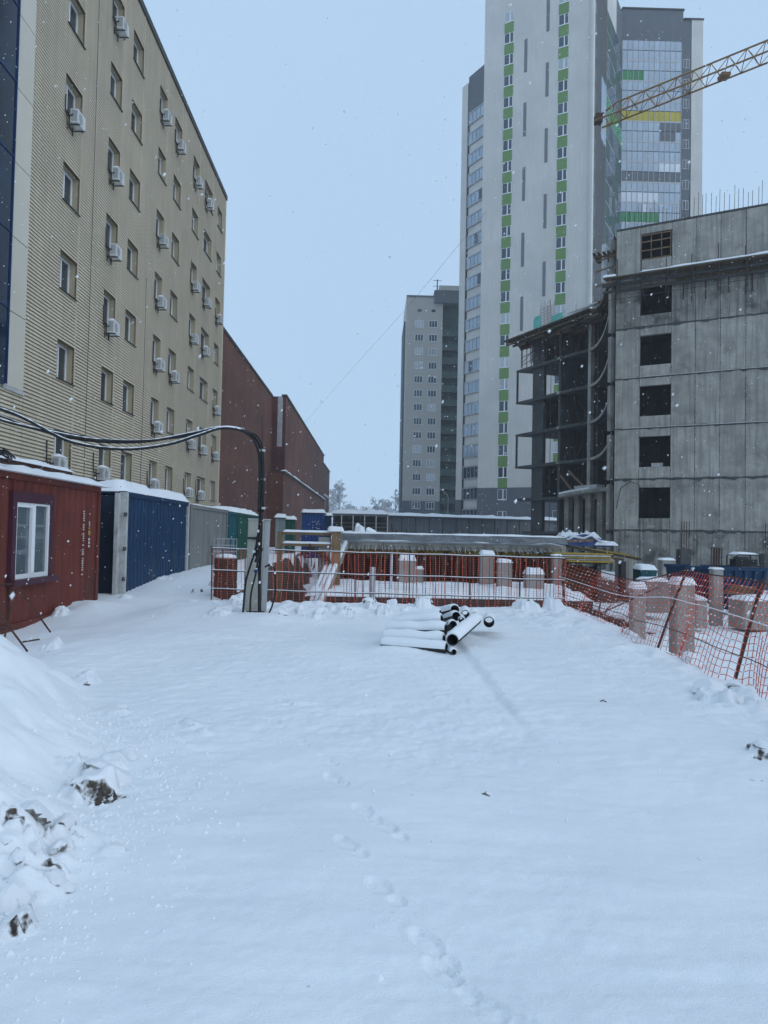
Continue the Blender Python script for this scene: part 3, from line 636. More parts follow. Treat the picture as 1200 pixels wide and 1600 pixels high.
# dark tarpaulin closing the gap, dirty white doors of the blue container
gap = thing('gap_screen', 'dark navy ribbed screen filling the gap beside the red cabin', 'screen', (CX - 1.0, 15.95, 0), R(90))
corr(1.5, 0, 2.42, .22, .03).build('sheet', navy_m, gap, (0, -.05, 0)); box(0, 1.5, -.1, .02, 2.42, 2.5).build('top_rail', navy_m, gap)
bluec = container(17.5, 6.06, blue_m, 'blue corrugated container with one white corner post and snowy roof', 0.24, post=dirtywhite_m, seed=9, endcol=navy_m)
bluec_doors = box(-.12, .02, -.06, .10, -.1, 2.47).build('door_edge', dirtywhite_m, bluec); box(-.34, -.13, .06, .14, -.1, 2.44).build('door', dirtywhite_m, bluec)
for z_ in (.4, 1.1, 1.9): box(-.30, -.10, -.08, -.062, z_, z_ + .09).build('hinge', steel_m, bluec)
container(23.75, 6.06, greyc_m, 'weathered grey corrugated container between the blue and green ones', 0.05, seed=2, top=2.45, frame_m=greyc_m)
container(30.1, 1.7, teal_m, 'narrow dark blue container end beside the grey container', 0.06, seed=5, top=2.42)
container(32.0, 6.06, green_m, 'dark green corrugated container with snowy roof behind the cabinet', 0.22, seed=6, top=2.42)
rp = thing('roof_plank', 'rusty snow-edged beam lying behind the red cabin roof', 'beam', (CX - 1.9, 14.2, 2.52), R(90))
box(0, 4.6, -.1, .1, 0.0, .5).build('beam', rust_m, rp); snow_sheet(4.6, .3, .08, 8, 20, 4).build('snow_cap', snow_m, rp, (0, -.15, .5), smooth=True)

# further cabins at the end of the lane
def cabin(px0, px1, ytop, Y, m_, label, D=2.2, name='site_cabin', snow=.2):
    a = at(px0, ytop, Y); b_ = at(px1, ytop, Y); t = thing(name, label, 'cabin', (a[0], Y, 0)); w = b_[0] - a[0]; h = a[2] - snow
    corr(w - .1, .05, h - .06, .2, .03).build('front_panel', m_, t, (.05, 0, 0)); box(0, w, .06, D, -.1, h - .05).build('wall', m_, t)
    box(0, .06, -.02, .06, -.1, h).build('corner_post', m_, t); box(w - .06, w, -.02, .06, -.1, h).build('corner_post', m_, t); box(-.08, w + .08, -.1, D, h - .05, h).build('roof', trim_m, t)
    snow_sheet(w, D, snow, int(px0), 14, 8, .1).build('snow_cover', snow_m, t, (0, 0, h), smooth=True); return t
kb = cabin(472, 505, 796, 50, mat('bright_blue_paint', (0.008, 0.042, 0.17), .5, .1, 1), 'small bright blue kiosk with snowy roof below the brick wall')
kr = MB(); k_ = random.Random(5)
for _ in range(14): x_, z_ = k_.uniform(.7, 1.2), k_.uniform(1.8, 2.4); kr.box(x_, x_ + .07, -.012, -.004, z_, z_ + .05)
kr.build('worn_sticker', dirtywhite_m, kb)
cabin(506, 516, 801, 52, blue_m, 'narrow blue cabin just right of the bright blue kiosk', 2)
cabin(431, 442, 803, 42, mat('grey_green_paint', (0.22, 0.26, 0.26), .6), 'grey narrow cabin with snowy roof left of the kiosk', 1.2)
cabin(443, 458, 806, 44, green_m, 'dark green low cabin with drooping snow left of the kiosk', 1.5)
# open lean-to and the long sheet-steel shed
lt = thing('lean_to', 'open dark lean-to with thin posts and snowy roof by the kiosk', 'shed', (at(516, 800, 66)[0], 66, 0)); wl = at(606, 800, 66)[0] - at(516, 800, 66)[0]; hl = 3.25
box(0, wl, 0, 5, hl, hl + .15).build('roof', sheet_m, lt); snow_sheet(wl, 5, .35, 3, 24, 8, .1).build('snow_cover', snow_m, lt, (0, 0, hl + .15), smooth=True)
box(0, wl, 4.8, 5, -.5, hl).build('rear_wall', concd_m, lt)
for k in range(6): box(wl * k / 5 - .05, wl * k / 5 + .05, .0, .1, -.5, hl).build('post', dirtywhite_m, lt)
for k in range(7): box(0, wl, 4.6, 4.7, .3 + .38 * k, .42 + .38 * k).build('shelf_rail', greyc_m, lt)
A = at(606, 803, 76); B = at(870, 809, 84); rzs = math.atan2(B[1] - A[1], B[0] - A[0]); Ls = math.hypot(B[0] - A[0], B[1] - A[1]) + 8
sh = thing('long_shed', 'long low grey sheet-steel shed with thick snow on its flat roof', 'shed', (A[0], A[1], 0), rzs); hs = 3.5
box(0, Ls, .06, 5, -.5, hs - .05).build('wall', sheet_m, sh)
npn = int(Ls / 1.6)
for k in range(npn): box(k * 1.6 + .06, k * 1.6 + 1.54, 0, .055, 1.35, hs - .1).build('panel', sheet_m, sh)
for k in range(npn + 1): box(k * 1.6 - .05, k * 1.6 + .05, -.03, .058, .6, hs - .08).build('rib', concd_m, sh)
box(0, Ls, -.02, .05, .3, 1.30).build('skirting', brown_m, sh); box(-.2, Ls + .2, -.3, 5.2, hs - .05, hs + .08).build('roof', sheet_m, sh)
snow_sheet(Ls, 5.2, .30, 12, 60, 8, .2).build('snow_cover', snow_m, sh, (0, -.2, hs + .08), smooth=True)

# ------------------------------------------------------------------ grey apartment block
AY = 150.0
aL, aR, aE = at(632, 650, AY)[0], at(689, 650, AY)[0], at(726, 650, AY)[0]
ab = thing('apartment_block', 'grey apartment block with paired white windows and dark green loggias', 'building', ((aL + aR) / 2, AY, 0))
ax_ = lambda x: x - (aL + aR) / 2
ztop = at(660, 464, AY)[2]; zb = at(660, 783, AY)[2]
box(ax_(aL), ax_(aR), 0, 16, zb, ztop).build('wall', apart_m, ab); box(ax_(aL) - .05, ax_(aR) + .05, -.1, 16, -1, zb).build('base_wall', apartd_m, ab)
box(ax_(aL) - .35, ax_(aL), 4, 16, -1, ztop - 4).build('side_wall', apartd_m, ab)
box(ax_(aL), ax_(aR), -.12, 16, ztop, ztop + .3).build('coping', apartd_m, ab)
zc = at(700, 455, AY)[2]; zp = at(700, 441, AY)[2]
box(ax_(aR) - 1.8, ax_(aE) + 5, -.6, 15, zc - 2.6, zc).build('canopy_beam', apartd_m, ab)
box(ax_(aR) - .6, ax_(aE) + 5, 2, 14, zc, zp).build('penthouse_wall', apart_m, ab)
PIT2 = 22.03 / FPX * AY; zr0 = at(660, 506, AY)[2]
box(ax_(aR) + .02, ax_(aE) + 5, 1.6, 15, -1, zc - 2.6).build('loggia_wall', loggia_m, ab)
wfm = MB(); ww, wh = 1.72, 1.42
wfm.box(-ww / 2, ww / 2, -.05, .02, -.06, .04).box(-ww / 2, ww / 2, -.05, .02, wh - .08, wh)
for x in (-ww / 2, -ww / 6 - .04, ww / 6 - .04, ww / 2 - .08): wfm.box(x, x + .08, -.05, .02, .04, wh - .08)
wfm = wfm.mesh('window', pvc_m)
pn = [box(-ww / 2 + .08, ww / 2 - .08, -.02, .02, .04, wh - .08).mesh('pane', g_) for g_ in (darkglass_m, darkglass_m, curtain_m)]
cxs = (at(652.5, 650, AY)[0], at(674.3, 650, AY)[0])
for k in range(14):
    for c in cxs:
        w = inst('window', wfm, ab, (ax_(c), -.03 if k < 13 else -.13, zr0 - PIT2 * k - wh / 2)); inst('pane', pn[rnd.randrange(3)], w)
for c in cxs: box(ax_(c) - .4, ax_(c) + .4, -.03, .02, at(660, 485, AY)[2] - .3, at(660, 485, AY)[2] + .25).build('vent_window', darkglass_m, ab)
for k in range(15):
    z_ = zr0 - PIT2 * k - 2.2
    box(ax_(aR) + .02, ax_(aE) + 5, .1, 1.6, z_ - .15, z_).build('loggia_slab', apartd_m, ab)
    box(ax_(aR) + .02, ax_(aE) + 5, .08, .2, z_ + .01, z_ + 1.1).build('loggia_parapet', loggia_m, ab)
    box(ax_(aR) + 1.2, ax_(aR) + 2.4, 1.5, 1.59, z_ + .05, z_ + 2.2).build('loggia_door', darkglass_m, ab); box(ax_(aR) + 2.9, ax_(aR) + 3.7, 1.5, 1.59, z_ + .9, z_ + 2.2).build('loggia_window', darkglass_m, ab)
an = MB(); xq = ax_(at(685, 450, AY)[0]); an.tube([(xq, 3, zc), (xq, 3, zc + 3.4)], .12, 4)
for z_ in (2.0, 3.2): an.tube([(xq - .9, 3, zc + z_), (xq + .9, 3, zc + z_)], .05, 4)
an.build('antenna', steel_m, ab)

# ------------------------------------------------------------------ white and green high-rise
TZ = 85.0; RZF = R(-30)
P0 = at(840, 700, 102)
tw = thing('high_rise', 'tall white tower block with green window columns and pale glazed rear wing', 'building', (P0[0], P0[1], 0))
TR = tw.location
def fr_(P, rz):                                   # a face frame of the tower
    def place(name, mb, m, dx=0, dz=0, parent=None):
        o = inst(name, mb if isinstance(mb, bpy.types.Mesh) else mb.mesh(name, m), tw)
        o.location = (P[0] - TR[0] + dx * math.cos(rz), P[1] - TR[1] + dx * math.sin(rz), dz); o.rotation_euler = (0, 0, rz); return o
    return place
def fx(px, py, P, rz):                            # pixel -> (along, z) in a face frame
    p = onpl(px, py, P, rz); return (p[0] - P[0]) * math.cos(rz) + (p[1] - P[1]) * math.sin(rz), p[2]
F = fr_(P0, RZF)
xl = fx(746, 770, P0, RZF)[0]; xr = fx(925, 300, P0, RZF)[0]
zg = fx(790, 762, P0, RZF)[1]
F('front_wall', box(xl, xr, 0, 14, zg, TZ), towerw_m); F('base_wall', box(xl - .05, xr + .05, -.06, 14, -1, zg), towerg_m)
PL_ = (P0[0] + xl * math.cos(RZF), P0[1] + xl * math.sin(RZF)); PR_ = (P0[0] + xr * math.cos(RZF), P0[1] + xr * math.sin(RZF))
# window columns: photo y of one window in each column, then one storey pitch
c1 = fx(788.5, 527, P0, RZF)[0]; c2 = fx(876, 415, P0, RZF)[0]; zA = fx(788, 464.5, P0, RZF)[1]
FP = (fx(788, 29, P0, RZF)[1] - fx(786, 532, P0, RZF)[1]) / 15.0
zA = fx(786, 532, P0, RZF)[1]; zB = fx(874, 449.7, P0, RZF)[1]
WW, WHt = 1.35, 1.45
tfm = MB()
tfm.box(-WW / 2, WW / 2, -.10, .0, -.1, .02).box(-WW / 2, WW / 2, -.08, .0, WHt - .04, WHt).box(.06, .20, -.09, .0, .02, WHt - .04).box(-WW / 2, -WW / 2 + .04, -.08, 0, .02, WHt - .04).box(WW / 2 - .04, WW / 2, -.08, 0, .02, WHt - .04)
tfm = tfm.mesh('window', pvc_m); tpn = [box(-WW / 2 + .04, WW / 2 - .04, -.04, .0, .02, WHt - .04).mesh('pane', g_) for g_ in (darkglass_m, darkglass_m, darkglass_m, curtain_m)]
gpn = box(-WW / 2 - .02, WW / 2 + .02, -.05, .0, 0, FP - WHt - .14).mesh('green_panel', greenpanel_m)
for cx_, zz in ((c1, zA), (c2, zB)):
    for k in range(-12, 20):
        z_ = zz + k * FP - WHt / 2
        if z_ < 1 or z_ > TZ - 4 or (cx_ == c1 and k > 15): continue
        w = F('window', tfm, None, cx_, z_); inst('pane', tpn[rnd.randrange(4)], w)
        if z_ + WHt < TZ - 5 and z_ > zg - 2 and not (cx_ == c1 and k == 15): F('green_panel', gpn, None, cx_, z_ + WHt + .02)
sl_m = box(-.22, .22, -.03, .0, 0, FP * 1.55).mesh('slit_window', slit_m)
for px_, ys_ in ((819, (62, 162, 263, 366, 466)), (853, (100, 203, 306, 412, -2))):
    for y_ in ys_:
        a, z_ = fx(px_ - (y_ - 200) * .016, y_ + 51, P0, RZF); F('slit_window', sl_m, None, a, z_)
# chamfered flank on the left with ribbon windows
RZL = R(-60); PF = PL_; G = fr_(PF, RZL); LS = 5.2
zt1 = fx(752, 106, PF, RZL)[1]; zt2 = fx(745, 122, PF, RZL)[1]
G('flank_wall', box(-3.75, 0, .3, 8, 8, zt1), towerw_m); G('flank_end_wall', box(-5.3, -3.9, 0, 8, 7, zt2 + .4), towerw_m); G('flank_end_base', box(-5.35, -3.9, -.03, 8, -1, 7), towerg_m)
G('flank_base', box(-3.75, 0, .32, 8, -1, 8), towerw_m)
G('flank_crown', box(-3.8, -.02, .1, 8, zt1 - 5.6, zt1 + .25), towerg_m); G('flank_joint', box(-3.9, -3.75, .1, 8, -1, zt2), trim_m)
rib = MB(); rib.box(-3.7, -.05, .06, .30, -.12, 0).box(-3.7, -.05, .06, .30, 1.55, 1.75)
for k in range(5): rib.box(-3.7 + k * .89, -3.62 + k * .89, .08, .30, 0, 1.55)
rib = rib.mesh('ribbon_window', galv_m); rpn = [box(-3.60, -2.83, .14, .28, .01, 1.54).mesh('pane', g_) for g_ in (skyglass_m, skyglass_m, skyglass_m, darkglass_m)]
for k in range(0, 22):
    z_ = zA + FP * (k - 8) - 0.6
    if z_ < 2 or z_ > zt1 - 7: continue
    w = G('ribbon_window', rib, None, 0, z_)
    for j in range(4): inst('pane', rpn[3 if k < 3 else rnd.randrange(4) if rnd.random() < .2 else 0], w, (.89 * j, 0, 0))
# right flank: slate wall, then panes coloured to imitate a green reflection
RZR = R(60); Hh = fr_(PR_, RZR); LR = 18.6
xm = fx(946, 300, PR_, RZR)[0]
Hh('side_wall', box(.02, xm, 0, 12, -1, TZ - .02), towerg_m); Hh('corner_strip', box(-.3, .6, -.05, .3, -1, TZ + .01), towerw_m)
for k in range(18): Hh('side_window', box(.9, 1.5, -.03, .05, 0, 1.5), slit_m, 0, 30 + k * FP)
fl = random.Random(11)
for k in range(26):
    z_ = zA + FP * (k - 8) - 1.0
    if z_ < 6 or z_ > TZ - 8: continue
    n = 5
    for j in range(n):
        xa, xb_ = xm + (LR - xm) * j / n, xm + (LR - xm) * (j + 1) / n
        g_ = greenglass_m if (k in (8, 9, 19) or (k < 10 and fl.random() < .55)) else (darkglass_m if fl.random() < .45 else loggia_m)
        Hh('flank_reflection_pane', box(xa + .04, xb_ - .04, -.02, .3, .05, FP - .1), g_, 0, z_)
Hh('flank_frame', box(xm, LR, .02, 12, -1, TZ), towerg_m)
Hh('loggia_glazing', box(xm - 3.2, xm - .3, -.05, .1, 0, 9), skyglass_m, 0, zA + FP * 9.1)
# glazed rear wing, facing the street squarely
PG = (PR_[0] + LR * math.cos(RZR), PR_[1] + LR * math.sin(RZR)); K = fr_(PG, 0.0)
ztg = fx(1010, 14, PG, 0)[1]; gx1 = fx(1064, 200, PG, 0)[0]; gx2 = fx(1081, 200, PG, 0)[0]; gx3 = fx(1099, 200, PG, 0)[0]; zgt = fx(1015, 65.5, PG, 0)[1]; zse = fx(1085, 29, PG, 0)[1]
K('wing_wall', box(0, gx1 + .3, .12, 14, -1, ztg), towerg_m); K('wing_strip', box(gx1 + .3, gx2, .4, 14, -1, zse), towerg_m); K('wing_end_wall', box(gx2, gx3, .3, 14, -1, zse), towerw_m)
K('wing_coping', box(-.1, gx1 + .45, .0, 14, ztg, ztg + .25), trim_m); K('wing_coping', box(gx1 + .46, gx3 + .1, .2, 14, zse, zse + .25), trim_m)
nc = 11; pw_ = gx1 / nc; f1 = fx(1015, 94.5, PG, 0)[1]; gp = (f1 - fx(1010, 284, PG, 0)[1]) / 6.0
pane_u = {g_.name: box(.045, pw_ - .045, .0, .11, .04, gp / 2 - .09).mesh('glass_pane', g_) for g_ in (skyglass_m, darkglass_m, greenglass_m, yellowglass_m, whitepane_m)}
for fl_ in range(-1, 9):
    for half in (0, 1):                           # 0 = upper row of a storey
        z_ = f1 - fl_ * gp - gp * (half + 1) / 2 + gp * 0
        if fl_ == -1 and half == 0: z_ = f1 + gp / 2
        for c in range(nc):
            g_ = 'pale_glazing'
            if fl_ == 0 and half == 1 and c < 4: g_ = 'green_glazing'
            if fl_ == 2 and half == 1: g_ = 'yellow_glazing'
            if fl_ == 3 and c >= 7 and not (half == 1 and c == 10): g_ = 'dark_glazing'
            if fl_ == 5 and half == 1: g_ = 'dark_glazing'
            if fl_ == 5 and half == 0 and c >= 7: g_ = 'white_pane'
            if fl_ == 6 and half == 1 and c < 7: g_ = 'white_pane'
            if fl_ == 7 and half == 1 and c < 7: g_ = 'green_glazing'
            if fl_ == 7 and half == 0 and c < 7 and c % 3: g_ = 'white_pane' if c == 4 else g_
            K('glass_pane', pane_u[g_], None, c * pw_, z_)
for c in range(nc + 1): K('mullion', box(c * pw_ - .035, c * pw_ + .035, -.05, .11, f1 - 9 * gp, zgt), galv_m)
for k in range(0, 10): K('floor_band', box(0, gx1, -.03, .10, -.04, .22), galv_m, 0, f1 - k * gp - .2)
K('glazing_below', box(0, gx1, .02, .11, 4, f1 - 9 * gp), skyglass_m)
swm = MB(); swm.box(0, 1.0, -.04, 0, 0, .08).box(0, 1.0, -.04, 0, 1.4, 1.5).box(0, .08, -.04, 0, .08, 1.4).box(.46, .56, -.04, 0, .08, 1.4).box(.92, 1.0, -.04, 0, .08, 1.4); swm = swm.mesh('window', galv_m); swp = box(.08, .92, -.02, 0, .08, 1.4).mesh('pane', darkglass_m)
for k in range(14):
    w = K('window', swm, None, gx1 + .45, f1 - k * gp - 1.2 + gp * .1); w.location.y += .39; inst('pane', swp, w)

# ------------------------------------------------------------------ unfinished concrete building (right)
ZK = [2.2 + 3.28 * k for k in range(7)]
C0 = at(960, 700, 48.0)
cb = thing('concrete_building', 'unfinished raw concrete building with empty window openings and bare rebar', 'building', (C0[0], C0[1], 0), RZF)
LW = 17.0; TH = .3
def cxz(px, py): return fx(px, py, (C0[0], C0[1]), RZF)
o0, o1 = cxz(998, 700)[0], cxz(1047.5, 700)[0]
seams = [0, o0, o1] + [o1 + 1.42 * k for k in range(1, 10)]
hol = box(-.025, .025, -.006, .05, -.025, .025).mesh('tie_hole', trim_m)
for k in range(-1, 6):
    z0, z1 = (ZK[k] + .03, ZK[k + 1] - .03) if k >= 0 else (-1.2, ZK[0] - .03)
    for j in range(len(seams) - 1):
        pm = stain_m if (k == 4 or k == -1) else conc_m; a, b_ = seams[j] + .013, seams[j + 1] - .013; y0 = rnd.uniform(-.012, .012)
        if j == 1 and k >= 0:
            zs = z0 + (.74 if k < 5 else 1.05); zt_ = zs + (1.97 if k < 5 else 1.75)
            box(a, b_, y0, TH, z0, zs).build('wall_panel', stain_m if k == 0 else pm, cb); box(a, b_, y0, TH, zt_, z1).build('wall_panel', pm, cb)
        else:
            box(a, b_, y0, TH, z0, z1).build('wall_panel', pm, cb)
        if j >= 2 and k >= 0:
            for zz in (.5, 1.6, 2.7): inst('tie_hole', hol, cb, (a, y0, z0 + zz))
    if k >= 0:
        jm = MB(); xs_ = np.linspace(-.04, LW, 70); up_ = .028 + .10 * np.abs(fbm(xs_, xs_ * 0 + k * 7.0, 1.3, 4, 70 + k, .7)); dn_ = .028 + .22 * np.abs(fbm(xs_, xs_ * 0 + k * 3.0, 1.6, 4, 75 + k, .75)) ** 1.3
        for i_ in range(69): jm.quad((xs_[i_], -.022, ZK[k] - dn_[i_]), (xs_[i_ + 1], -.022, ZK[k] - dn_[i_ + 1]), (xs_[i_ + 1], -.022, ZK[k] + up_[i_ + 1]), (xs_[i_], -.022, ZK[k] + up_[i_]))
        jm.build('joint_seepage', concd_m, cb); box(-.04, LW, -.035, 14, ZK[k] - .028, ZK[k] + .028).build('floor_joint', concd_m, cb)
        if k in (3, 2): snow_sheet(LW * (.55 if k == 2 else .9), .05, .035, 50 + k, 60, 3).build('joint_snow', dirtywhite_m, cb, (.4, -.08, ZK[k] + .03))
box(o0 - 4, LW, 13.7, 14, -1, 21.8).build('rear_wall', concd_m, cb); box(o1 + .5, o1 + .7, TH + .002, 13.7, -1, 21.8).build('dark_room_partition', concd_m, cb); box(0, LW, 3.6, 3.8, -1, 21.8).build('dark_room_partition', concd_m, cb); box(.302, .5, TH + .002, 3.6, -1, 21.8).build('dark_room_partition', concd_m, cb)  # inner cross walls added to keep the rooms behind the openings dark
box(0, .3, TH, 13.7, -1, 21.8).build('side_wall', conc_m, cb)
for k in range(0, 6): box(.3, LW, TH, 13.7, ZK[k] - .2, ZK[k] - .03).build('floor_slab', concd_m, cb)
box(.0, LW, .0, 13.7, 21.88, 22.0).build('roof_slab', concd_m, cb)
for b_ in ((o1 - 1.2, o1 - .5, .35, .9, ZK[1] + .05, ZK[1] + 1.05),): box(*b_).build('crate', dirtywhite_m, cb)
# timber grid in the top opening
zs = ZK[5] + .03 + 1.05; gm_ = MB()
for t_ in (0, .33, .67, .97): gm_.box(o0 + (o1 - o0 - .06) * t_ + .005, o0 + (o1 - o0 - .06) * t_ + .065, .02, .08, zs + .01, zs + 1.74)
gm_.build('timber_grid', wood_m, cb)
for t_ in (0.02, .36, .70, .955): box(o0 + .07, o1 - .07, .03, .075, zs + 1.68 * t_, zs + 1.68 * t_ + .07).build('timber_bar', wood_m, cb)
# formwork ledge with snow, rods and brackets
zl = ZK[5] - .1
for k in range(4): box(-.6, LW, -1.0 + .2 * k, -.85 + .2 * k + .03, zl + .02 * k, zl + .06 + .02 * k).build('plank', woodd_m, cb)
box(-.8, LW, -.5, -.36, zl - .38, zl - .2).build('waler', steel_m, cb); box(-.8, LW, -.30, -.18, zl - .75, zl - .6).build('waler', steel_m, cb)
box(o1 + .3, LW, -.13, -.03, zl - .6, zl + .35).build('formwork_board', woodd_m, cb)
snow_sheet(LW - o0, .8, .16, 21, 50, 6).build('ledge_snow', snow_m, cb, (o0, -.98, zl + .12), smooth=True); snow_sheet(.9, .6, .2, 2, 10, 6).build('ledge_snow', snow_m, cb, (-.7, -.95, zl + .12), smooth=True)
rod = MB().tube([(0, 0, -1.7), (0, 0, 1.25)], .028, 5).mesh('rod', rust_m); arm = MB().bar((0, 0, 0), (0, -1.0, .05), .06).bar((0, 0, -1.4), (0, -.9, -.02), .05).mesh('bracket', steel_m)
for k in range(11):
    inst('rod', rod, cb, (.2 + 1.5 * k, -.62, zl + rnd.uniform(-.5, .1))); inst('bracket', arm, cb, (.2 + 1.5 * k + .1, -.03, zl - .02))
MB().tube([(-.5, -.35, zl - 1.25), (LW * .4, -.3, zl - 1.1), (LW, -.35, zl - 1.0)], .02, 5).build('guard_rope', steel_m, cb)
for k in range(9): MB().tube([(o1 + .7 + 1.3 * k, -.09, zl - 1.9 + rnd.uniform(-.3, .3)), (o1 + .7 + 1.3 * k, -.08, zl - .3)], .035, 5).build('form_tie_post', rust_m, cb)
bar_m = MB().tube([(0, 0, 0), (0.02, 0, 1.15)], .014, 4).mesh('rebar', rust_m)
for k in range(64):
    o = inst('rebar', bar_m, cb, (.25 + .26 * k + rnd.uniform(-.05, .05), .12 + .12 * (k % 2), 22.0)); o.scale = (1, 1, rnd.uniform(.75, 1.35))
for k in range(3): box(-1.6, .3, .4 + .5 * k, .5 + .5 * k, zl + 2.0, zl + 2.15).build('cantilever_beam', woodd_m, cb)
for k in range(6): box(-1.6 + .32 * k, -1.45 + .32 * k, .1, 2.0, zl + 2.16, zl + 2.26).build('cantilever_plank', woodd_m, cb)
for z_ in (0, 1.0, 1.7): MB().bar((-1.4, .3, zl + z_), (.2, .3, zl + z_ + .3), .08).build('strut', wood_m, cb)
MB().tube([(o0 - 1.35, -.03, ZK[0] + 1.4), (o0 - 1.1, -.05, ZK[0] + 2.7), (o0 - .5, -.06, ZK[0] + 3.15), (o0 + .1, -.05, ZK[0] + 2.9), (o0 + .15, -.04, 0.5)], .02, 5).build('hanging_cable', black_m, cb)

# open-framed wing
RZW = R(-65); W0 = at(831, 700, 73.0)
wg = thing('frame_wing', 'open concrete frame wing with bare floors, dark inside, beside the concrete building', 'building', (W0[0], W0[1], 0), RZW)
def wl_(P):                                        # world xy -> wing local
    dx, dy = P[0] - W0[0], P[1] - W0[1]; c, s_ = math.cos(-RZW), math.sin(-RZW); return dx * c - dy * s_, dx * s_ + dy * c
def wpx(px, py=700): return fx(px, py, (W0[0], W0[1]), RZW)[0]
xe = wpx(919); ce = wl_((C0[0] + .0, C0[1] + .35)); cr_ = wl_((C0[0] + 5.2, C0[1] + 9.0))
bz = []                                            # curved slab nose from the wing to the concrete corner
p_a, p_c = np.array([xe, 0.0]), np.array([ce[0] - .1, ce[1]]); p_b = np.array([xe + 2.4, -.1])
for t in np.linspace(0, 1, 9): q = (1 - t) ** 2 * p_a + 2 * t * (1 - t) * p_b + t * t * p_c; bz.append((float(q[0]), float(q[1])))
DW = 9.0
for k in range(0, 7):
    z_ = ZK[k]
    poly = [(-.9 if k in (0,) else -1.6 if k else -1, -.35)] + [(xe - 1, -.35)] + bz + [(cr_[0], cr_[1]), (xe + 3, DW), (-.9, DW)]
    MB().prism(poly, z_ - .26, z_).build('floor_slab', concd_m if k < 6 else woodd_m, wg)
    if k in (4, 5, 3, 2): 
        e = MB(); pts = [(xe - 4, -.38)] + [(p[0], p[1] - .03) for p in bz]
        for (a, b_) in zip(pts[:-1], pts[1:]): e.quad((a[0], a[1], z_ - .22), (b_[0], b_[1], z_ - .22), (b_[0], b_[1], z_ + .02), (a[0], a[1], z_ + .02))
        e.build('slab_nose', conc_m, wg)
c_a, c_b, c_c, c_d = wpx(831), wpx(848), wpx(872), wpx(918)
for k in range(-1, 6):
    z0, z1 = (ZK[k] + .003 if k >= 0 else -1.2), ZK[k + 1] - .263
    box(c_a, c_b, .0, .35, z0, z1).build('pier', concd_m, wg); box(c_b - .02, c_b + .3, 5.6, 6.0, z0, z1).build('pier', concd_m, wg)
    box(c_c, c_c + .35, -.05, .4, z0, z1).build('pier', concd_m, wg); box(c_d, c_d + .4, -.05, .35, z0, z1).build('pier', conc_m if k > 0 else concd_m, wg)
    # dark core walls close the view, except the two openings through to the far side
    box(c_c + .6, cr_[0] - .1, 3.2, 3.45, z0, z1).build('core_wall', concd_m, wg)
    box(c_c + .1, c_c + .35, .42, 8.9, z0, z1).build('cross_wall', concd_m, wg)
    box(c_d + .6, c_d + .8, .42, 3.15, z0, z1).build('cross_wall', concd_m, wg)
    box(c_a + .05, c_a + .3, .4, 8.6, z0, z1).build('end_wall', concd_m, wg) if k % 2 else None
    box(p_c[0] - .42, p_c[0] - .14, p_c[1] - .02, p_c[1] + .3, z0, z1).build('pier', conc_m, wg)
    if k >= 0:
        box(c_b, c_c, 8.6, 8.8, z0, z0 + .9).build('rear_sill', concd_m, wg)
        for j in range(2): MB().tube([(c_b + 1.0 + 1.3 * j, .1, z0), (c_b + 1.0 + 1.3 * j, .1, z1)], .03, 5).build('prop', steel_m, wg)
        for j in range(4): MB().tube([(c_c + 1.2 + 1.9 * j, rnd.uniform(.4, 1.6), z0), (c_c + 1.2 + 1.9 * j, rnd.uniform(.4, 1.6), z1)], .035, 5).build('prop', rust_m, wg)
        MB().tube([(c_d + .5, -.2, z0 + .55), (xe + 1.4, -.2, z0 + .55)], .02, 4).build('guard_rail', rust_m, wg)
# balcony frames on the far end
for k in (2, 4):
    z0, z1 = ZK[k] - .2, ZK[k + 1]; xa = wpx(811)
    for a in (((xa, -.3, z0 + .2), (xa, -.3, z1 - .2)), ((xa + .55, 1.3, z0 + .2), (xa + .55, 1.3, z1 - .2))): MB().bar(*a, .16 if a[0][0] == xa else .09).build('balcony_post', concd_m, wg)
    for zz in (z0 + .1, z1 - .12): MB().prism([(xa - .1, -.4), (c_a, -.36), (c_a, 2.2), (xa + .5, 2.2)], zz - .1, zz + .1).build('balcony_slab', concd_m, wg)
MB().prism([(wpx(809), -.4), (-.9, -.36), (-.9, 2.2), (wpx(809) + .5, 2.2)], ZK[1] - .18, ZK[1]).build('balcony_slab', concd_m, wg)
# scaffold on the far corner of the top storey
for x_ in (wpx(818), wpx(825)): MB().tube([(x_, -.3, ZK[5]), (x_, -.3, ZK[6] - .2)], .04, 5).build('scaffold_post', rust_m, wg)
for j in range(4): MB().tube([(wpx(818), -.3, ZK[5] + .4 + .75 * j), (c_a + .8, -.3, ZK[5] + .7 + .75 * j)], .03, 5).build('scaffold_bar', rust_m, wg)
for j in range(2): MB().tube([(wpx(818), -.3, ZK[5] + .6 + 1.3 * j), (c_a + .4, -.25, ZK[5] + 1.6 + .9 * j)], .03, 5).build('scaffold_brace', rust_m, wg)
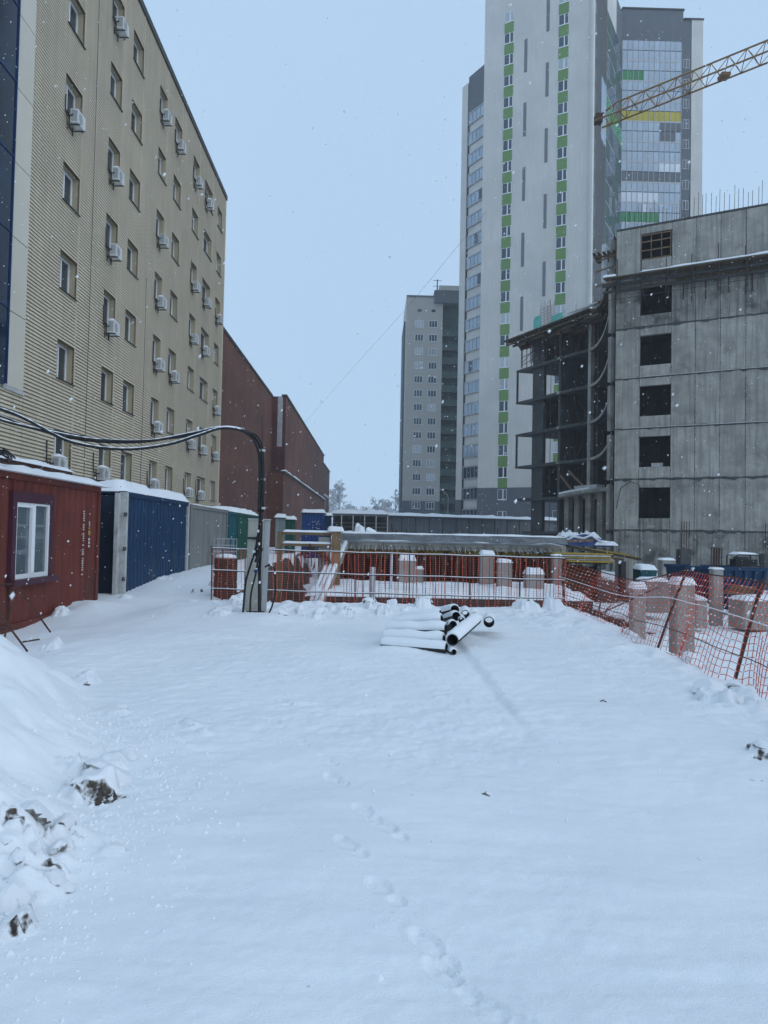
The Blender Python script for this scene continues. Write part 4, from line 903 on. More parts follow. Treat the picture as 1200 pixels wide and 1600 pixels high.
# shuttering under and over the top slab, reaching out
zf = ZK[6] - .26
cq = random.Random(21)
for j in range(46):
    x_, y_ = cq.uniform(-1.2, xe + 1.5), cq.uniform(-1.1, 2.6); MB().tube([(x_, y_, ZK[5] + .01), (x_ + cq.uniform(-.05, .05), y_, zf - .6)], .04, 5).build('shoring_prop', rust_m, wg)
for j in range(34):
    x_, y_ = cq.uniform(-2.2, xe + 1.0), cq.uniform(-1.4, 1.5); L_ = cq.uniform(1.2, 3); box(x_, x_ + L_, y_, y_ + .14, zf - cq.uniform(.75, 1.0), zf - .62).build('shuttering_timber', woodd_m if j % 4 else wood_m, wg)
for j in range(30):
    k_ = cq.randrange(1, 5); x_ = cq.uniform(c_c + .5, xe + 1.0); z_ = ZK[k_]; MB().bar((x_, cq.uniform(.1, 1.5), z_ + .05), (x_ + cq.uniform(-1.2, 1.2), cq.uniform(.1, 1.8), z_ + cq.uniform(.3, 2.6)), .07).build('leaning_timber', woodd_m, wg)
for j in range(26): box(-2.2 + .72 * j, -2.08 + .72 * j, -1.5, 4, zf - .36, zf - .18).build('joist', woodd_m, wg)
for j in range(4): box(-2.6, xe + 2.0, -1.45 + .8 * j, -1.3 + .8 * j, zf - .58, zf - .37).build('stringer', woodd_m, wg)
box(-2.7, xe + 1.8, -1.75, 3.9, zf - .17, zf - .06).build('shuttering_deck', woodd_m, wg)
snow_sheet(xe + 4.3, 1.5, .14, 31, 40, 6).build('deck_snow', snow_m, wg, (-2.65, -1.72, zf - .055), smooth=True)
for j in range(9): box(c_c + 2.5 + .1 * j, xe + 2.2, -1.2 + .28 * j, -1.02 + .28 * j, zf + .35 + .12 * j, zf + .47 + .12 * j).build('stacked_plank', woodd_m if j % 3 else dirtywhite_m, wg)
for j in range(30): MB().tube([(c_c - 2.5 + .42 * j, 1.2 + .6 * (j % 2), ZK[6]), (c_c - 2.5 + .42 * j + .03, 1.2 + .6 * (j % 2), ZK[6] + rnd.uniform(1.0, 1.9))], .018, 4).build('rebar', rust_m, wg)
for j in range(16): MB().tube([(c_b - 1.4 + .22 * (j % 8), .6 + .5 * (j // 8), ZK[6]), (c_b - 1.4 + .22 * (j % 8), .6 + .5 * (j // 8), ZK[6] + rnd.uniform(2.6, 3.2))], .02, 4).build('rebar', rust_m, wg)
for j in range(8): MB().tube([(c_b - 1.5, .6, ZK[6] + .3 + .3 * j), (c_b + .3, .6, ZK[6] + .3 + .3 * j)], .014, 4).build('rebar_tie', rust_m, wg)
box(c_a - .3, c_a + .9, .2, .25, ZK[6] + .3, ZK[6] + 1.75).build('safety_mesh', netgreen_m, wg); box(c_b + .8, c_b + 2.4, .25, .3, ZK[6] + .1, ZK[6] + 1.2).build('safety_mesh', netgreen_m, wg)
box(p_c[0] - .75, p_c[0] - .68, p_c[1] - .35, p_c[1] + .1, ZK[5] + .2, ZK[6] - .5).build('shutter_board', whitebag_m, wg)
# curved porch with columns at the bottom
zp_ = ZK[1] - .35; pp = []
pa, pb, pc_ = np.array(wl_(at(872, 770, 60)[:2])), np.array(wl_(at(905, 760, 53)[:2])), np.array(wl_(at(957, 755, 50)[:2]))
for t in np.linspace(0, 1, 9): q = (1 - t) ** 2 * pa + 2 * t * (1 - t) * pb + t * t * pc_; pp.append((float(q[0]), float(q[1])))
MB().prism(pp + [(pp[-1][0] - 1, 4.5), (pp[0][0], 4.5)], zp_ - .22, zp_).build('porch_slab', conc_m, wg)
MB().prism([(p[0], p[1] + .05) for p in pp[:6]] + [(p[0] + .2, p[1] + 1.4) for p in reversed(pp[:6])], zp_ + .003, zp_ + .16).build('porch_snow', snow_m, wg)
for i_, px_ in enumerate((874, 889, 906, 924)):
    d_ = (60, 57, 54.5, 52.2)[i_]; a = wl_(at(px_, 800, d_)[:2]); box(a[0], a[0] + .55, a[1] + .5, a[1] + .9, -1, zp_ - .223).build('porch_column', conc_m, wg)
MB().bar((pp[2][0], pp[2][1] + .4, zp_ + .1), (pp[1][0] - .6, pp[1][1] + .2, zp_ + 1.5), .12).build('loose_plank', wood_m, wg); MB().bar((pp[4][0], pp[4][1] + .5, zp_ + .1), (pp[2][0] - .3, pp[2][1] + .2, zp_ + 1.7), .12).build('loose_plank', wood_m, wg)
box(pp[3][0], pp[5][0], pp[4][1] + .4, pp[4][1] + 1.2, zp_ + .17, zp_ + .4).build('board_stack', dirtywhite_m, wg)

# ------------------------------------------------------------------ tower crane
T1, T2 = at(929, 188, 55), at(1200, 79, 47); dj = (T2 - T1); Lj = np.linalg.norm(dj); dj /= Lj
crn = thing('tower_crane', 'rusty yellow lattice crane jib reaching across in front of the tower', 'crane', (0, 0, 0))
up = np.array([0, 0, 1.0]); sd_ = np.cross(dj, up); sd_ /= np.linalg.norm(sd_); up2 = np.cross(sd_, dj)
Ltot = Lj * 1.9
def jp(s, a, b): return T1 + dj * s + up2 * a + sd_ * b
HT, WT = 1.15, .62
for nm, (a, b) in (('top_chord', (.7, 0)), ('bottom_chord', (-.42, -WT)), ('bottom_chord', (-.42, WT))):
    MB().tube([jp(.3 if a < 0 else .5, a if a < 0 else a * .35, b), jp(1.8, a, b), jp(Ltot, a, b)], .062, 6).build(nm, crane_m, crn)
MB().box(-.25, .25, -.3, .3, -.35, .3).build('tip_sheave', rust_m, crn, T1 + dj * .3)
npj = int(Ltot / 1.15)
for k in range(npj):
    s0, s1, sm_ = 1.0 + 1.15 * k, 1.0 + 1.15 * (k + 1), 1.0 + 1.15 * (k + .5)
    lt_ = MB()
    for b in (-WT, WT): lt_.tube([jp(s0, -.42, b), jp(sm_, .7, 0)], .028, 4).tube([jp(sm_, .7, 0), jp(s1, -.42, b)], .028, 4)
    lt_.tube([jp(s0, -.42, -WT), jp(s0, -.42, WT)], .028, 4).tube([jp(s0, -.42, -WT), jp(s1, -.42, WT)], .024, 4)
    lt_.build('lattice', crane_m, crn)
MB().box(-.3, .3, -.35, .35, -.16, .05).build('trolley', crane_m, crn, jp(9.3, -.5, 0))
E_ = jp(Ltot - 1, 0, 0); mst = MB()
for a in (-.8, .8):
    for b in (-.8, .8): mst.tube([(E_[0] + a, E_[1] + b, -.6), (E_[0] + a, E_[1] + b, E_[2] + 5)], .09, 4)
zz = 0
while zz < E_[2] + 3:
    for (a, b), (c, d) in (((-.8, -.8), (.8, -.8)), ((.8, -.8), (.8, .8)), ((.8, .8), (-.8, .8)), ((-.8, .8), (-.8, -.8))): mst.tube([(E_[0] + a, E_[1] + b, zz), (E_[0] + c, E_[1] + d, zz + 1.6)], .045, 4)
    zz += 1.6
mst.build('mast', crane_m, crn)

# ------------------------------------------------------------------ foundations behind the net
rf = thing('foundation_raft', 'snow-covered concrete foundation strip just behind the red net', 'foundation', (0, 19.2, 0))
x0, x1 = -1.7, 5.75
box(x0, x1, 0, 5.0, -1.9, -.02).build('raft', concd_m, rf); snow_sheet(x1 - x0, 5.0, .13, 41, 60, 30, .02, .6).build('snow_cover', snow_m, rf, (x0, 0, -.018), smooth=True)
box(x0 + .1, x1 - .05, -.05, -.004, -1.0, -.12).build('edge_board', brown_m, rf)
slab = thing('floor_slab', 'new concrete floor slab edged with grey film and rebar over the dark basement', 'slab', (0, 27, 0))
sx0, sx1 = at(532, 845, 27)[0], at(872, 845, 27)[0] + .3
box(sx0, sx1, 0, 30, 1.06, 1.30).build('slab', conc_m, slab); fq = []
for i_ in range(110):
    x_ = sx0 + (sx1 - sx0) * i_ / 109; fq.append([(x_, -.06 + .10 * float(vn(np.array(x_ * 1.7), np.array(j_ * .9), 5)) - .03 * j_, 1.62 - .065 * j_ + (.09 * float(fbm(np.array(x_ * 1.1), np.array(j_ * .2), 1.0, 3, 6)) * (j_ / 4 + .25))) for j_ in range(5)][::-1])
MB().grid(fq).build('film_edge', film_m, slab, smooth=True)
lq = random.Random(14)
for k in range(34):
    x_ = lq.uniform(sx0 + .1, sx1 - .2); y_ = lq.uniform(.1, 6); L_ = lq.uniform(.5, 2.2); a_ = lq.uniform(-.25, .25)
    if k % 3: MB().bar((x_, y_, 1.42 + lq.uniform(0, .12)), (x_ + L_, y_ + a_, 1.44 + lq.uniform(0, .25)), lq.uniform(.05, .11)).build('loose_timber', (woodd_m, wood_m, rust_m, dirtywhite_m)[k % 4], slab)
    else: MB().tube([(x_, y_, 1.3), (x_ + lq.uniform(-.1, .1), y_, 1.3 + lq.uniform(.35, .75))], .018, 5).build('starter_bar', rust_m, slab)
for k in range(16):
    x_ = lq.uniform(sx0 + .2, sx1 - .4); MB().bar((x_, lq.uniform(-.1, .4), 1.0), (x_ + lq.uniform(-.5, .5), lq.uniform(-.2, .5), -1.6), .07).build('shore', woodd_m if k % 2 else rust_m, slab)
snow_sheet(sx1 - sx0, .5, .06, 5, 50, 4).build('edge_snow', snow_m, slab, (sx0, -.05, 1.62), smooth=True); snow_sheet(sx1 - sx0, 14, .10, 6, 40, 20, 0, .6).build('slab_snow', snow_m, slab, (sx0, .1, 1.30), smooth=True)
for k in range(90): MB().tube([(sx0 + (sx1 - sx0) * (k + .5) / 90 + rnd.uniform(-.03, .03), .0, 1.20), (sx0 + (sx1 - sx0) * (k + .5) / 90 + rnd.uniform(-.06, .06), -.45 - rnd.uniform(0, .3), 1.08 - rnd.uniform(0, .12))], .010, 4).build('rebar', dirtywhite_m if k % 3 else rust_m, slab)
for k in range(5): box(sx0 + .1, sx1 - .1, .3 + .9 * k, .42 + .9 * k, .86, 1.055).build('formwork_beam', yellowbeam_m if k % 2 == 0 else woodd_m, slab)
for k in range(24): box(sx0 + .3 + .34 * k, sx0 + .38 + .34 * k, .1, 5, .72, .855).build('formwork_joist', woodd_m, slab)
for i_ in range(6):
    for j_ in range(4): box(sx0 + .5 + 1.5 * i_, sx0 + .85 + 1.5 * i_, 2.5 + 5 * j_, 2.85 + 5 * j_, -1.9, 1.06).build('basement_column', concd_m, slab)
box(sx0, sx1, 29.6, 30, -1.9, 1.05).build('basement_wall', concd_m, slab); box(sx0 - .3, sx0, 1, 30, -1.9, 1.3).build('basement_wall', concd_m, slab); box(sx1, sx1 + .3, 1, 30, -1.9, 1.3).build('basement_wall', concd_m, slab)
for (px_, w_, h_) in ((545, .6, .25), (562, .5, .35), (590, 1.1, .3), (628, .9, .15)):      # snowy heaps on the slab
    p = at(px_, 826, 30); snow_sheet(w_, .8, h_, int(px_), 14, 12, 0, .9).build('snow_heap', snow_m, slab, (p[0] - w_ / 2, 3.0, 1.38), smooth=True)

# free-standing concrete columns
def column(px0, px1, ytop, Y, zbase, label, snow=.10, rebar=0, m_=concl_m, dp=None, rh=.55):
    a, b_ = at(px0, ytop, Y), at(px1, ytop, Y); w = (b_[0] - a[0]) / (1 + max(0, b_[0] / Y)); a[0] = b_[0] - w; d = dp or w; h = a[2] - zbase - snow
    t = thing('concrete_column', label, 'column', (a[0], Y, zbase)); m = MB(); c = .02
    m.prism([(c, 0), (w - c, 0), (w, c), (w, d - c), (w - c, d), (c, d), (0, d - c), (0, c)], 0, h); m.build('shaft', m_, t)
    if snow: snow_sheet(w, d, snow * 1.0, int(px0), 10, 8, .015, .5).build('snow_cap', snow_m, t, (0, 0, h), smooth=True)
    for k in range(rebar): MB().tube([(w * (.15 + .7 * (k % 4) / 3), d * (.15 + .7 * (k // 4) / max(1, (rebar - 1) // 4)), h - .02), (w * (.15 + .7 * (k % 4) / 3) + .01, d * (.15 + .7 * (k // 4) / max(1, (rebar - 1) // 4)), h + rh)], .012 if rh < 1 else .018, 5).build('rebar', rust_m, t)
    if rebar and rh < 1:
        for q in (.12, .30): MB().tube([(w * .1, d * .1, h + q), (w * .9, d * .1, h + q), (w * .9, d * .9, h + q), (w * .1, d * .9, h + q), (w * .1, d * .1, h + q)], .008, 4).build('stirrup', steel_m, t)
    return t
column(622, 650, 868, 22.6, .0, 'concrete column with tall snow cap, leftmost on the snowy foundation', .14)
column(648, 662, 884, 23.4, .0, 'short narrow concrete stub right behind the leftmost snow-capped column', .1)
column(748, 773, 861, 22.8, .0, 'tall concrete column near the middle of the snowy foundation')
column(775, 801, 873, 21.6, .0, 'middle-height concrete column beside the tall one on the foundation')
column(817, 851, 889, 21.5, .0, 'low wide concrete stub at the right of the snowy foundation', .14)
column(860, 878, 866, 25.8, -.6, 'concrete column in shade under the stacked formwork boards', .04)
column(982, 1010, 912, 15.7, -.75, 'snow-capped concrete column just beyond the leaning net post')
column(1044, 1087, 903, 11.9, -.65, 'broad snow-capped concrete column nearest behind the right-hand net', .1)
column(1107, 1131, 887, 19.0, -.75, 'slender grooved concrete column with a rebar cage on top', .03, 8)
column(1027, 1055, 871, 25.0, -.8, 'grey snow-topped concrete column left of the dark rebar column', .08, m_=conc_m)
column(1056, 1080, 858, 33.0, -.8, 'dark concrete column with four tall rebars before the concrete wall', .0, 4, concd_m, rh=1.25)
column(1185, 1212, 865, 33.0, -.8, 'dark concrete column with tall rebars at the right picture edge', .0, 4, concd_m, rh=1.35)
column(960, 990, 872, 30.0, -.8, 'grey concrete column under the end of the yellow beams', .0, m_=conc_m)
# low blocks in the snow
def block(px0, px1, ytop, ybot, Y, label, m_=concl_m, d=.8):
    a = at(px0, ytop, Y); b_ = at(px1, ybot, Y); t = thing('concrete_block', label, 'block', (a[0], Y, b_[2] - .3)); w = b_[0] - a[0]; h = a[2] - b_[2] + .3
    MB().prism([(.03, 0), (w - .03, 0), (w, .03), (w, d), (0, d), (0, .03)], 0, h - .05).build('body', m_, t); snow_sheet(w, d, .09, int(px0), 12, 6, .01).build('snow_cap', snow_m, t, (0, 0, h - .05), smooth=True)
block(1088, 1106, 934, 962, 17.5, 'low snowy concrete block left of the grooved column')
block(1163, 1215, 935, 966, 17.8, 'long low snowy concrete block by the right picture edge')
block(1010, 1046, 905, 940, 19.5, 'pale concrete block between the two snow-capped columns near the net')
# blue skips and site machines
def skip(px0, px1, ytop, Y, label, m_=blue_m, h=1.25, d=1.5):
    a, b_ = at(px0, ytop, Y), at(px1, ytop, Y); w = b_[0] - a[0]; zb_ = a[2] - h; t = thing('waste_skip', label, 'skip', (a[0], Y, zb_))
    m = MB(); i = .14 * w
    o_ = [(i, .12), (w - i, .12), (w - i, d - .12), (i, d - .12)]; p_ = [(0, 0), (w, 0), (w, d), (0, d)]
    for k in range(4): q = (k + 1) % 4; m.quad((*o_[k], .0), (*o_[q], .0), (*p_[q], h), (*p_[k], h))
    m.quad(*[(*v, .0) for v in reversed(o_)]); m.quad(*[(v[0] * .98 + .01 * w, v[1] * .98 + .01, h - .25) for v in p_]); m.build('tub', m_, t)
    for k in range(5): x_ = i + (w - 2 * i) * k / 4; MB().bar((x_, .10, .02), (w * k / 4, -.02, h - .02), .07).build('rib', m_, t)
    box(-.04, w + .04, -.05, .04, h - .06, h + .04).build('rim', m_, t); box(-.04, w + .04, d - .04, d + .05, h - .06, h + .04).build('rim', m_, t)
    snow_sheet(w * .94, d * .9, .12, int(px0), 12, 8).build('snow_load', snow_m, t, (w * .03, d * .05, h - .20), smooth=True); return t
skip(1071, 1108, 886, 22.0, 'dark blue waste skip behind the leaning net post', navy_m if False else blue_m)
skip(1133, 1196, 888, 21.0, 'larger blue waste skip behind the grooved concrete column', blue_m, 1.2)
g1 = at(1142, 886, 21.6); gen = thing('generator', 'black tubular-framed generator with snow on top of the blue skip', 'generator', (g1[0], 21.3, g1[2] + .04)); gw = at(1180, 886, 21.3)[0] - at(1142, 886, 21.3)[0]
box(.06, gw - .06, .05, .5, .02, .20).build('engine', black_m, gen); box(.12, gw - .3, .08, .42, .20, .27).build('tank', steel_m, gen)
for y_ in (0, .55): MB().tube([(0, y_, 0), (0, y_, .28), (.06, y_, .33), (gw - .06, y_, .33), (gw, y_, .28), (gw, y_, 0), (0, y_, 0)], .02, 6).build('frame', black_m, gen)
snow_sheet(gw * .9, .55, .07, 3, 10, 6).build('snow_cap', snow_m, gen, (.04, 0, .34), smooth=True)
b1, b2 = at(1001, 890, 27), at(1026, 890, 27); tb = thing('teal_cabinet', 'teal steel cabinet with snowy top under the yellow beams', 'cabinet', (b1[0], 27, -.7)); tw_ = b2[0] - b1[0]; th_ = b1[2] + .7
box(0, tw_, 0, .8, 0, th_).build('body', teal_m, tb); box(.04, tw_ / 2 - .01, -.02, 0, .1, th_ - .06).build('door', teal_m, tb); box(tw_ / 2 + .01, tw_ - .04, -.02, 0, .1, th_ - .06).build('door', teal_m, tb); snow_sheet(tw_, .8, .16, 6, 10, 6, .03).build('snow_cap', snow_m, tb, (0, 0, th_), smooth=True)
p = at(1162, 918, 19.6); pl_ = thing('wood_pallet', 'broken timber pallet leaning on the blue skip', 'pallet', (p[0] - .35, 19.9, p[2] - .2))
for k in range(4): box(.0 + .02 * k, .75, -.05 * k, .0 - .05 * k + .03, .06 * k, .06 * k + .045).build('slat', wood_m, pl_)
# formwork boards, yellow beams, tarpaulin at the slab's right end
fs = thing('board_stack', 'stack of pale formwork boards with yellow ends right of the slab', 'boards', (at(868, 866, 26)[0], 26, 0)); fw = at(955, 866, 26)[0] - at(868, 866, 26)[0]
for k in range(6): box(rnd.uniform(-.1, .1) + .3 * (k == 2), fw + rnd.uniform(-.1, .15), rnd.uniform(-.1, .1), 1.1, .70 + .065 * k, .75 + .065 * k).build('board', dirtywhite_m if k in (2, 4) else yellowbeam_m if k % 2 else woodd_m, fs)
for x_ in (.3, fw - .4): box(x_, x_ + .15, .3, .7, -1.8, .70).build('prop', concd_m, fs)
for k in range(3): box(-.1 + fw * k / 3 + .02, -.1 + fw * (k + 1) / 3, .75 + .06 * k, .80 + .06 * k, -1.2, .68 - .05 * k).build('gap_dark_sheet', woodd_m, fs)  # dark sheets added to black out the bright gap under the boards
yb_ = thing('yellow_beams', 'long yellow formwork beams sticking out above the teal cabinet', 'beams', (at(880, 855, 27)[0], 27.2, 1.12))
for k in range(7):
    e0 = at(885 + 6 * k, 853 + 1.0 * k, 27.5); e1 = at(1002 - 5 * k, 874 - 1.5 * k, 25.5 + .3 * k); L0 = np.array(yb_.location)
    MB().bar(e0 - L0, e1 - L0, .085).build('beam', yellowbeam_m if k % 3 else woodd_m, yb_)
MB().bar((-.3, .9, -.06), (2.6, .9, -.3), .1).build('beam', woodd_m, yb_); box(.1, .35, .3, .6, -2.9, -.1).build('prop', concd_m, yb_); box(2.3, 2.5, .3, .6, -2.9, -.35).build('prop', concd_m, yb_)
tp = thing('tarpaulin_heap', 'heap of crumpled blue and white tarpaulin on the slab end', 'tarpaulin', (at(906, 848, 29)[0], 29, 1.30))
def crumple(L, Wd, h, seed, n=22):
    P = []
    for i in range(n):
        row = []
        for j in range(n):
            u_, v_ = i / (n - 1), j / (n - 1); e = min(u_, 1 - u_, v_, 1 - v_) * 4
            z_ = h * min(1, e * 1.6) ** .6 * (.75 + .7 * float(fbm(np.array(u_ * 3.0), np.array(v_ * 3.0), 1.0, 3, seed)))
            row.append(((u_ - .5) * L + .1 * float(vn(np.array(v_ * 4), np.array(u_ * 4), seed)), (v_ - .5) * Wd, max(z_, .0)))
        P.append(row[::-1])
    return MB().grid(P)
crumple(1.9, 1.4, .42, 3).build('blue_sheet', tarpb_m, tp, (0, -.3, .0), smooth=True); crumple(1.0, .8, .5, 8).build('white_sheet', whitebag_m, tp, (-.35, .3, .14), smooth=True); crumple(.9, .7, .5, 12).build('white_sheet', whitebag_m, tp, (.45, .35, .12), smooth=True)
crumple(1.0, .5, .16, 15).build('white_sheet', whitebag_m, tp, (.75, -.75, .05), smooth=True); MB().tube([(-.85, -.9, .12), (-.5, -.85, .36), (-.1, -.9, .30), (.2, -.85, .42), (.5, -.95, .2), (.9, -.9, .1)], .05, 6).build('white_fold', whitebag_m, tp, smooth=True)
# timber handrail and post left of the slab
hr = thing('timber_barrier', 'timber handrail with snowy rails at the head of the excavation', 'barrier', (at(437, 845, 21.6)[0], 21.6, -.1)); hw = at(527, 845, 21.6)[0] - at(437, 845, 21.6)[0]
zt_ = at(480, 829, 21.6)[2] + .1
box(-.06, .07, -.05, .05, -1.0, zt_ - .04).build('post', wood_m, hr); box(hw - .16, hw + .1, -.1, .12, -1.5, zt_).build('post', wood_m, hr); box(hw - .55, hw - .2, .02, .14, -1.5, zt_ - .18).build('board', concl_m, hr); 
for z_ in (zt_ - .13, zt_ - .46):
    box(.08, hw - .17, -.04, .04, z_, z_ + .09).build('rail', wood_m, hr); snow_sheet(hw - .26, .1, .05, 4, 24, 4).build('rail_snow', snow_m, hr, (.09, -.05, z_ + .09), smooth=True)
snow_sheet(.5, .3, .12, 4, 10, 6).build('post_snow', snow_m, hr, (hw - .3, -.15, zt_), smooth=True)
cb_ = MB()
for k in range(4): cb_.tube([(.5 + .1 * k, -.1, zt_ - .75), (.9, -.15, zt_ - .5 + .04 * k), (1.3 - .1 * k, -.12, zt_ - .62), (1.5, -.1, zt_ - .9)], .022, 5)
for k in range(12): cb_.tube([(.35 + .10 * k, -.1, zt_ - 1.05), (.35 + .10 * k, -.1, zt_ - .55 - .05 * (k % 3))], .012, 4)
cb_.build('rebar_coil', rust_m, hr)
# sloping boards into the pit, white post
rp_ = thing('ramp_boards', 'steep snowy timber ramp boards leading down beside the slab', 'ramp', (0, 20, 0))
for k in range(3):
    a = at(540 - 9 * k, 852 + 4 * k, 24.0 - .3 * k); b_ = at(500 - 7 * k, 946, 18.6 + .2 * k); a[1] -= 20; b_[1] -= 20
    MB().tube([a, b_], .11, 4, rot=.78).build('board', wood_m if k == 1 else concl_m, rp_); MB().tube([a + np.array([0, 0, .1]), (a + b_) / 2 + np.array([0, 0, .12]), b_ + np.array([0, 0, .09])], .07, 6).build('board_snow', snow_m, rp_, smooth=True)
wp = at(581, 942, 17.4); wpt = thing('white_post', 'white snow-crusted post standing behind the net', 'post', (wp[0], 17.8, -.4)); MB().tube([(0, 0, -.8), (0, 0, at(581, 886, 17.8)[2] + .4)], .065, 8).build('shaft', whitebag_m, wpt); MB().tube([(0, -.02, .2), (.08, -.04, .3), (-.04, -.04, .45)], .10, 7).build('snow_crust', snow_m, wpt, smooth=True)
wp = at(612, 900, 20.0); fp = thing('white_pole', 'thin white pole beside the leftmost snow-capped column', 'post', (wp[0], 20.4, .1)); MB().tube([(0, 0, -.12), (0, 0, at(612, 866, 20.4)[2] - .1)], .035, 6).build('shaft', whitebag_m, fp)
bt = thing('brown_barrel', 'rusty brown barrel standing in the snow left of the cabinet', 'barrel', (at(353, 880, 17.6)[0], 17.6, gh(at(353, 880, 17.6)[0], 17.6) - .1)); hb = at(353, 872, 17.6)[2] - bt.location.z
MB().tube([(0, 0, 0), (0, 0, hb * .33), (0, 0, hb * .34), (0, 0, hb * .36), (0, 0, hb * .66), (0, 0, hb * .67), (0, 0, hb * .69), (0, 0, hb)], [.27, .27, .285, .27, .27, .285, .27, .27], 18).build('drum', rust_m, bt, smooth=False)
MB().tube([(0, 0, hb + .001), (0, 0, hb + .07), (0, 0, hb + .10)], [.26, .22, .08], 14).build('snow_cap', snow_m, bt, smooth=True)
mb_ = at(353, 852, 18.4); mc = thing('wire_cage', 'small galvanised wire cage above the brown barrel', 'cage', (mb_[0] - .25, 18.2, .3)); cg = MB(); zc_ = mb_[2] - .3 + .16
for k in range(5): cg.tube([(.12 * k, 0, 0), (.12 * k, 0, zc_)], .008, 4).tube([(.12 * k, .4, 0), (.12 * k, .4, zc_)], .008, 4)
for k in range(8): cg.tube([(0, 0, zc_ * k / 7), (.48, 0, zc_ * k / 7), (.48, .4, zc_ * k / 7), (0, .4, zc_ * k / 7), (0, 0, zc_ * k / 7)], .008, 4)
cg.build('wire', galv_m, mc)

# ------------------------------------------------------------------ red safety nets
def ribbons(P, wv, wh, tang, cross=False):
    """net strands as flat ribbons through the point grid P[i,j]; tang[i] runs along the fence"""
    n, m = P.shape[:2]; v = []; f = []
    def strip(pts, off):
        i = len(v)
        for p, o in zip(pts, off): v.append(tuple(p - o)); v.append(tuple(p + o))
        for k in range(len(pts) - 1): a = i + 2 * k; f.append((a, a + 1, a + 3, a + 2))
    for i in range(n): strip(P[i], [tang[i] * wv / 2] * m)
    upv = np.array([0, 0, 1.0])
    if cross:
        for i in range(n): nv = np.cross(tang[i], upv); strip(P[i], [nv * wv / 2] * m)
    for j in range(m): strip(P[:, j], [upv * wh / 2] * n)
    b = MB(); b.v = v; b.f = f; return b
def knots(P, s, pr, seed):
    b = MB(); q = random.Random(seed)
    for i in range(P.shape[0]):
        for j in range(P.shape[1]):
            if q.random() < pr:
                x, y, z = P[i, j]; k = s * q.uniform(.6, 1.4); n = len(b.v)
                b.v += [(x - k, y, z), (x + k, y, z), (x, y - k, z), (x, y + k, z), (x, y, z + k), (x, y, z - k * .5)]
                b.f += [(n + 2, n + 1, n + 4), (n + 1, n + 3, n + 4), (n + 3, n, n + 4), (n, n + 2, n + 4), (n + 1, n + 2, n + 5), (n + 3, n + 1, n + 5), (n, n + 3, n + 5), (n + 2, n, n + 5)]
    return b
# far net across the yard
FY = 16.9
xa, xb_ = at(331, 900, FY)[0], at(882, 900, FY)[0]
nf = thing('safety_net', 'red plastic safety net on three rails across the end of the yard', 'fence', ((xa + xb_) / 2, FY, 0)); fx0 = (xa + xb_) / 2
n, mm = 66, 27; P = np.zeros((n, mm, 3)); si = np.linspace(0, 1, n)
si = si + .0022 * np.sin(si * 190) + .0030 * np.sin(si * 83 + 1)          # strands bunch together
zt1_ = np.interp(si, [0, .5, 1], [at(331, 857, FY)[2], at(600, 862, FY)[2], at(882, 873, FY)[2]])
for j in range(mm):
    t = j / (mm - 1); P[:, j, 0] = xa - fx0 + (xb_ - xa) * si + .03 * np.sin(si * 60 + 5 * t) * t + .035 * fbm(si * 90, si * 0 + t * 3, 1.0, 2, 5) * t
    P[:, j, 2] = zt1_ * (1 - t) + (-.12) * t + .012 * fbm(si * 60, si * 0 + t * 9, 1.0, 2, 6); P[:, j, 1] = .05 * fbm(si * 25, si * 0 + t * 2, 1.0, 2, 7)
tg = np.tile(np.array([1.0, 0, 0]), (n, 1))
tag(ribbons(P, .0105, .003, tg).build('net', net_m, nf), None, None, kind='stuff'); tag(knots(P, .006, .3, 2).build('snow_on_net', netw_m, nf), None, None, kind='stuff')
for px_, y0_, y1_ in ((331, 855, 925), (348, 857, 925), (383, 858, 945), (555, 862, 945), (640, 862, 950), (735, 866, 948), (812, 869, 950), (881, 872, 962)):
    a = at(px_, y0_, FY); MB().tube([(a[0] - fx0, .03, a[2] + .03), (a[0] - fx0 + .02, .03, -.4)], .016 if px_ < 880 else .03, 6).build('post', rust_m, nf)
for z_ in (.0, .5, .92):
    pts = [(x - fx0, -.015, float(np.interp(x, [xa, xb_], [zt1_[0], zt1_[-1]])) - z_ + .006 * math.sin(x * 5)) for x in np.linspace(xa, xb_, 30)]
    MB().tube(pts, .011, 6).build('rail', rust_m, nf); MB().tube([(x, y, z + .016) for x, y, z in pts], .010, 5).build('rail_snow', snow_m, nf)
for k in range(46):
    x = xa - fx0 + (xb_ - xa) * (.38 + .62 * k / 46) + rnd.uniform(-.03, .03); MB().tube([(x, .06, 1.15 + rnd.uniform(-.1, .08)), (x + rnd.uniform(-.03, .03), .06, -.2)], .007, 4).build('stiffener', steel_m, nf)
# right-hand net, sagging towards the camera
kp = [(4.28, 16.9, at(882, 873, 16.9)[2], 4.28), (4.75, 15.6, at(930, 890, 15.6)[2], 4.45), (4.85, 13.6, at(975, 908, 13.6)[2], 4.45), (at(1072, 890, 11.6)[0], 11.6, at(1072, 890, 11.6)[2], at(1025, 1003, 11.6)[0]),
      (at(1120, 897, 10.1)[0], 10.1, at(1120, 897, 10.1)[2], 4.38), (at(1190, 908, 8.7)[0], 8.7, at(1190, 908, 8.7)[2], at(1145, 1058, 8.7)[0]), (at(1250, 925, 7.4)[0], 7.4, at(1250, 925, 7.4)[2], 4.12), (4.55, 6.0, .95, 4.05), (4.5, 4.2, 1.0, 4.2), (4.6, 1.5, 1.0, 4.4)]
kp = np.array(kp); cs = np.concatenate([[0], np.cumsum(np.hypot(np.diff(kp[:, 3]), np.diff(kp[:, 1])))]); n = int(cs[-1] / .13); mm = 15
s_ = np.linspace(0, cs[-1], n); TX, TY, TZ_, BX = (np.interp(s_, cs, kp[:, k]) for k in range(4))
ker = np.ones(5) / 5
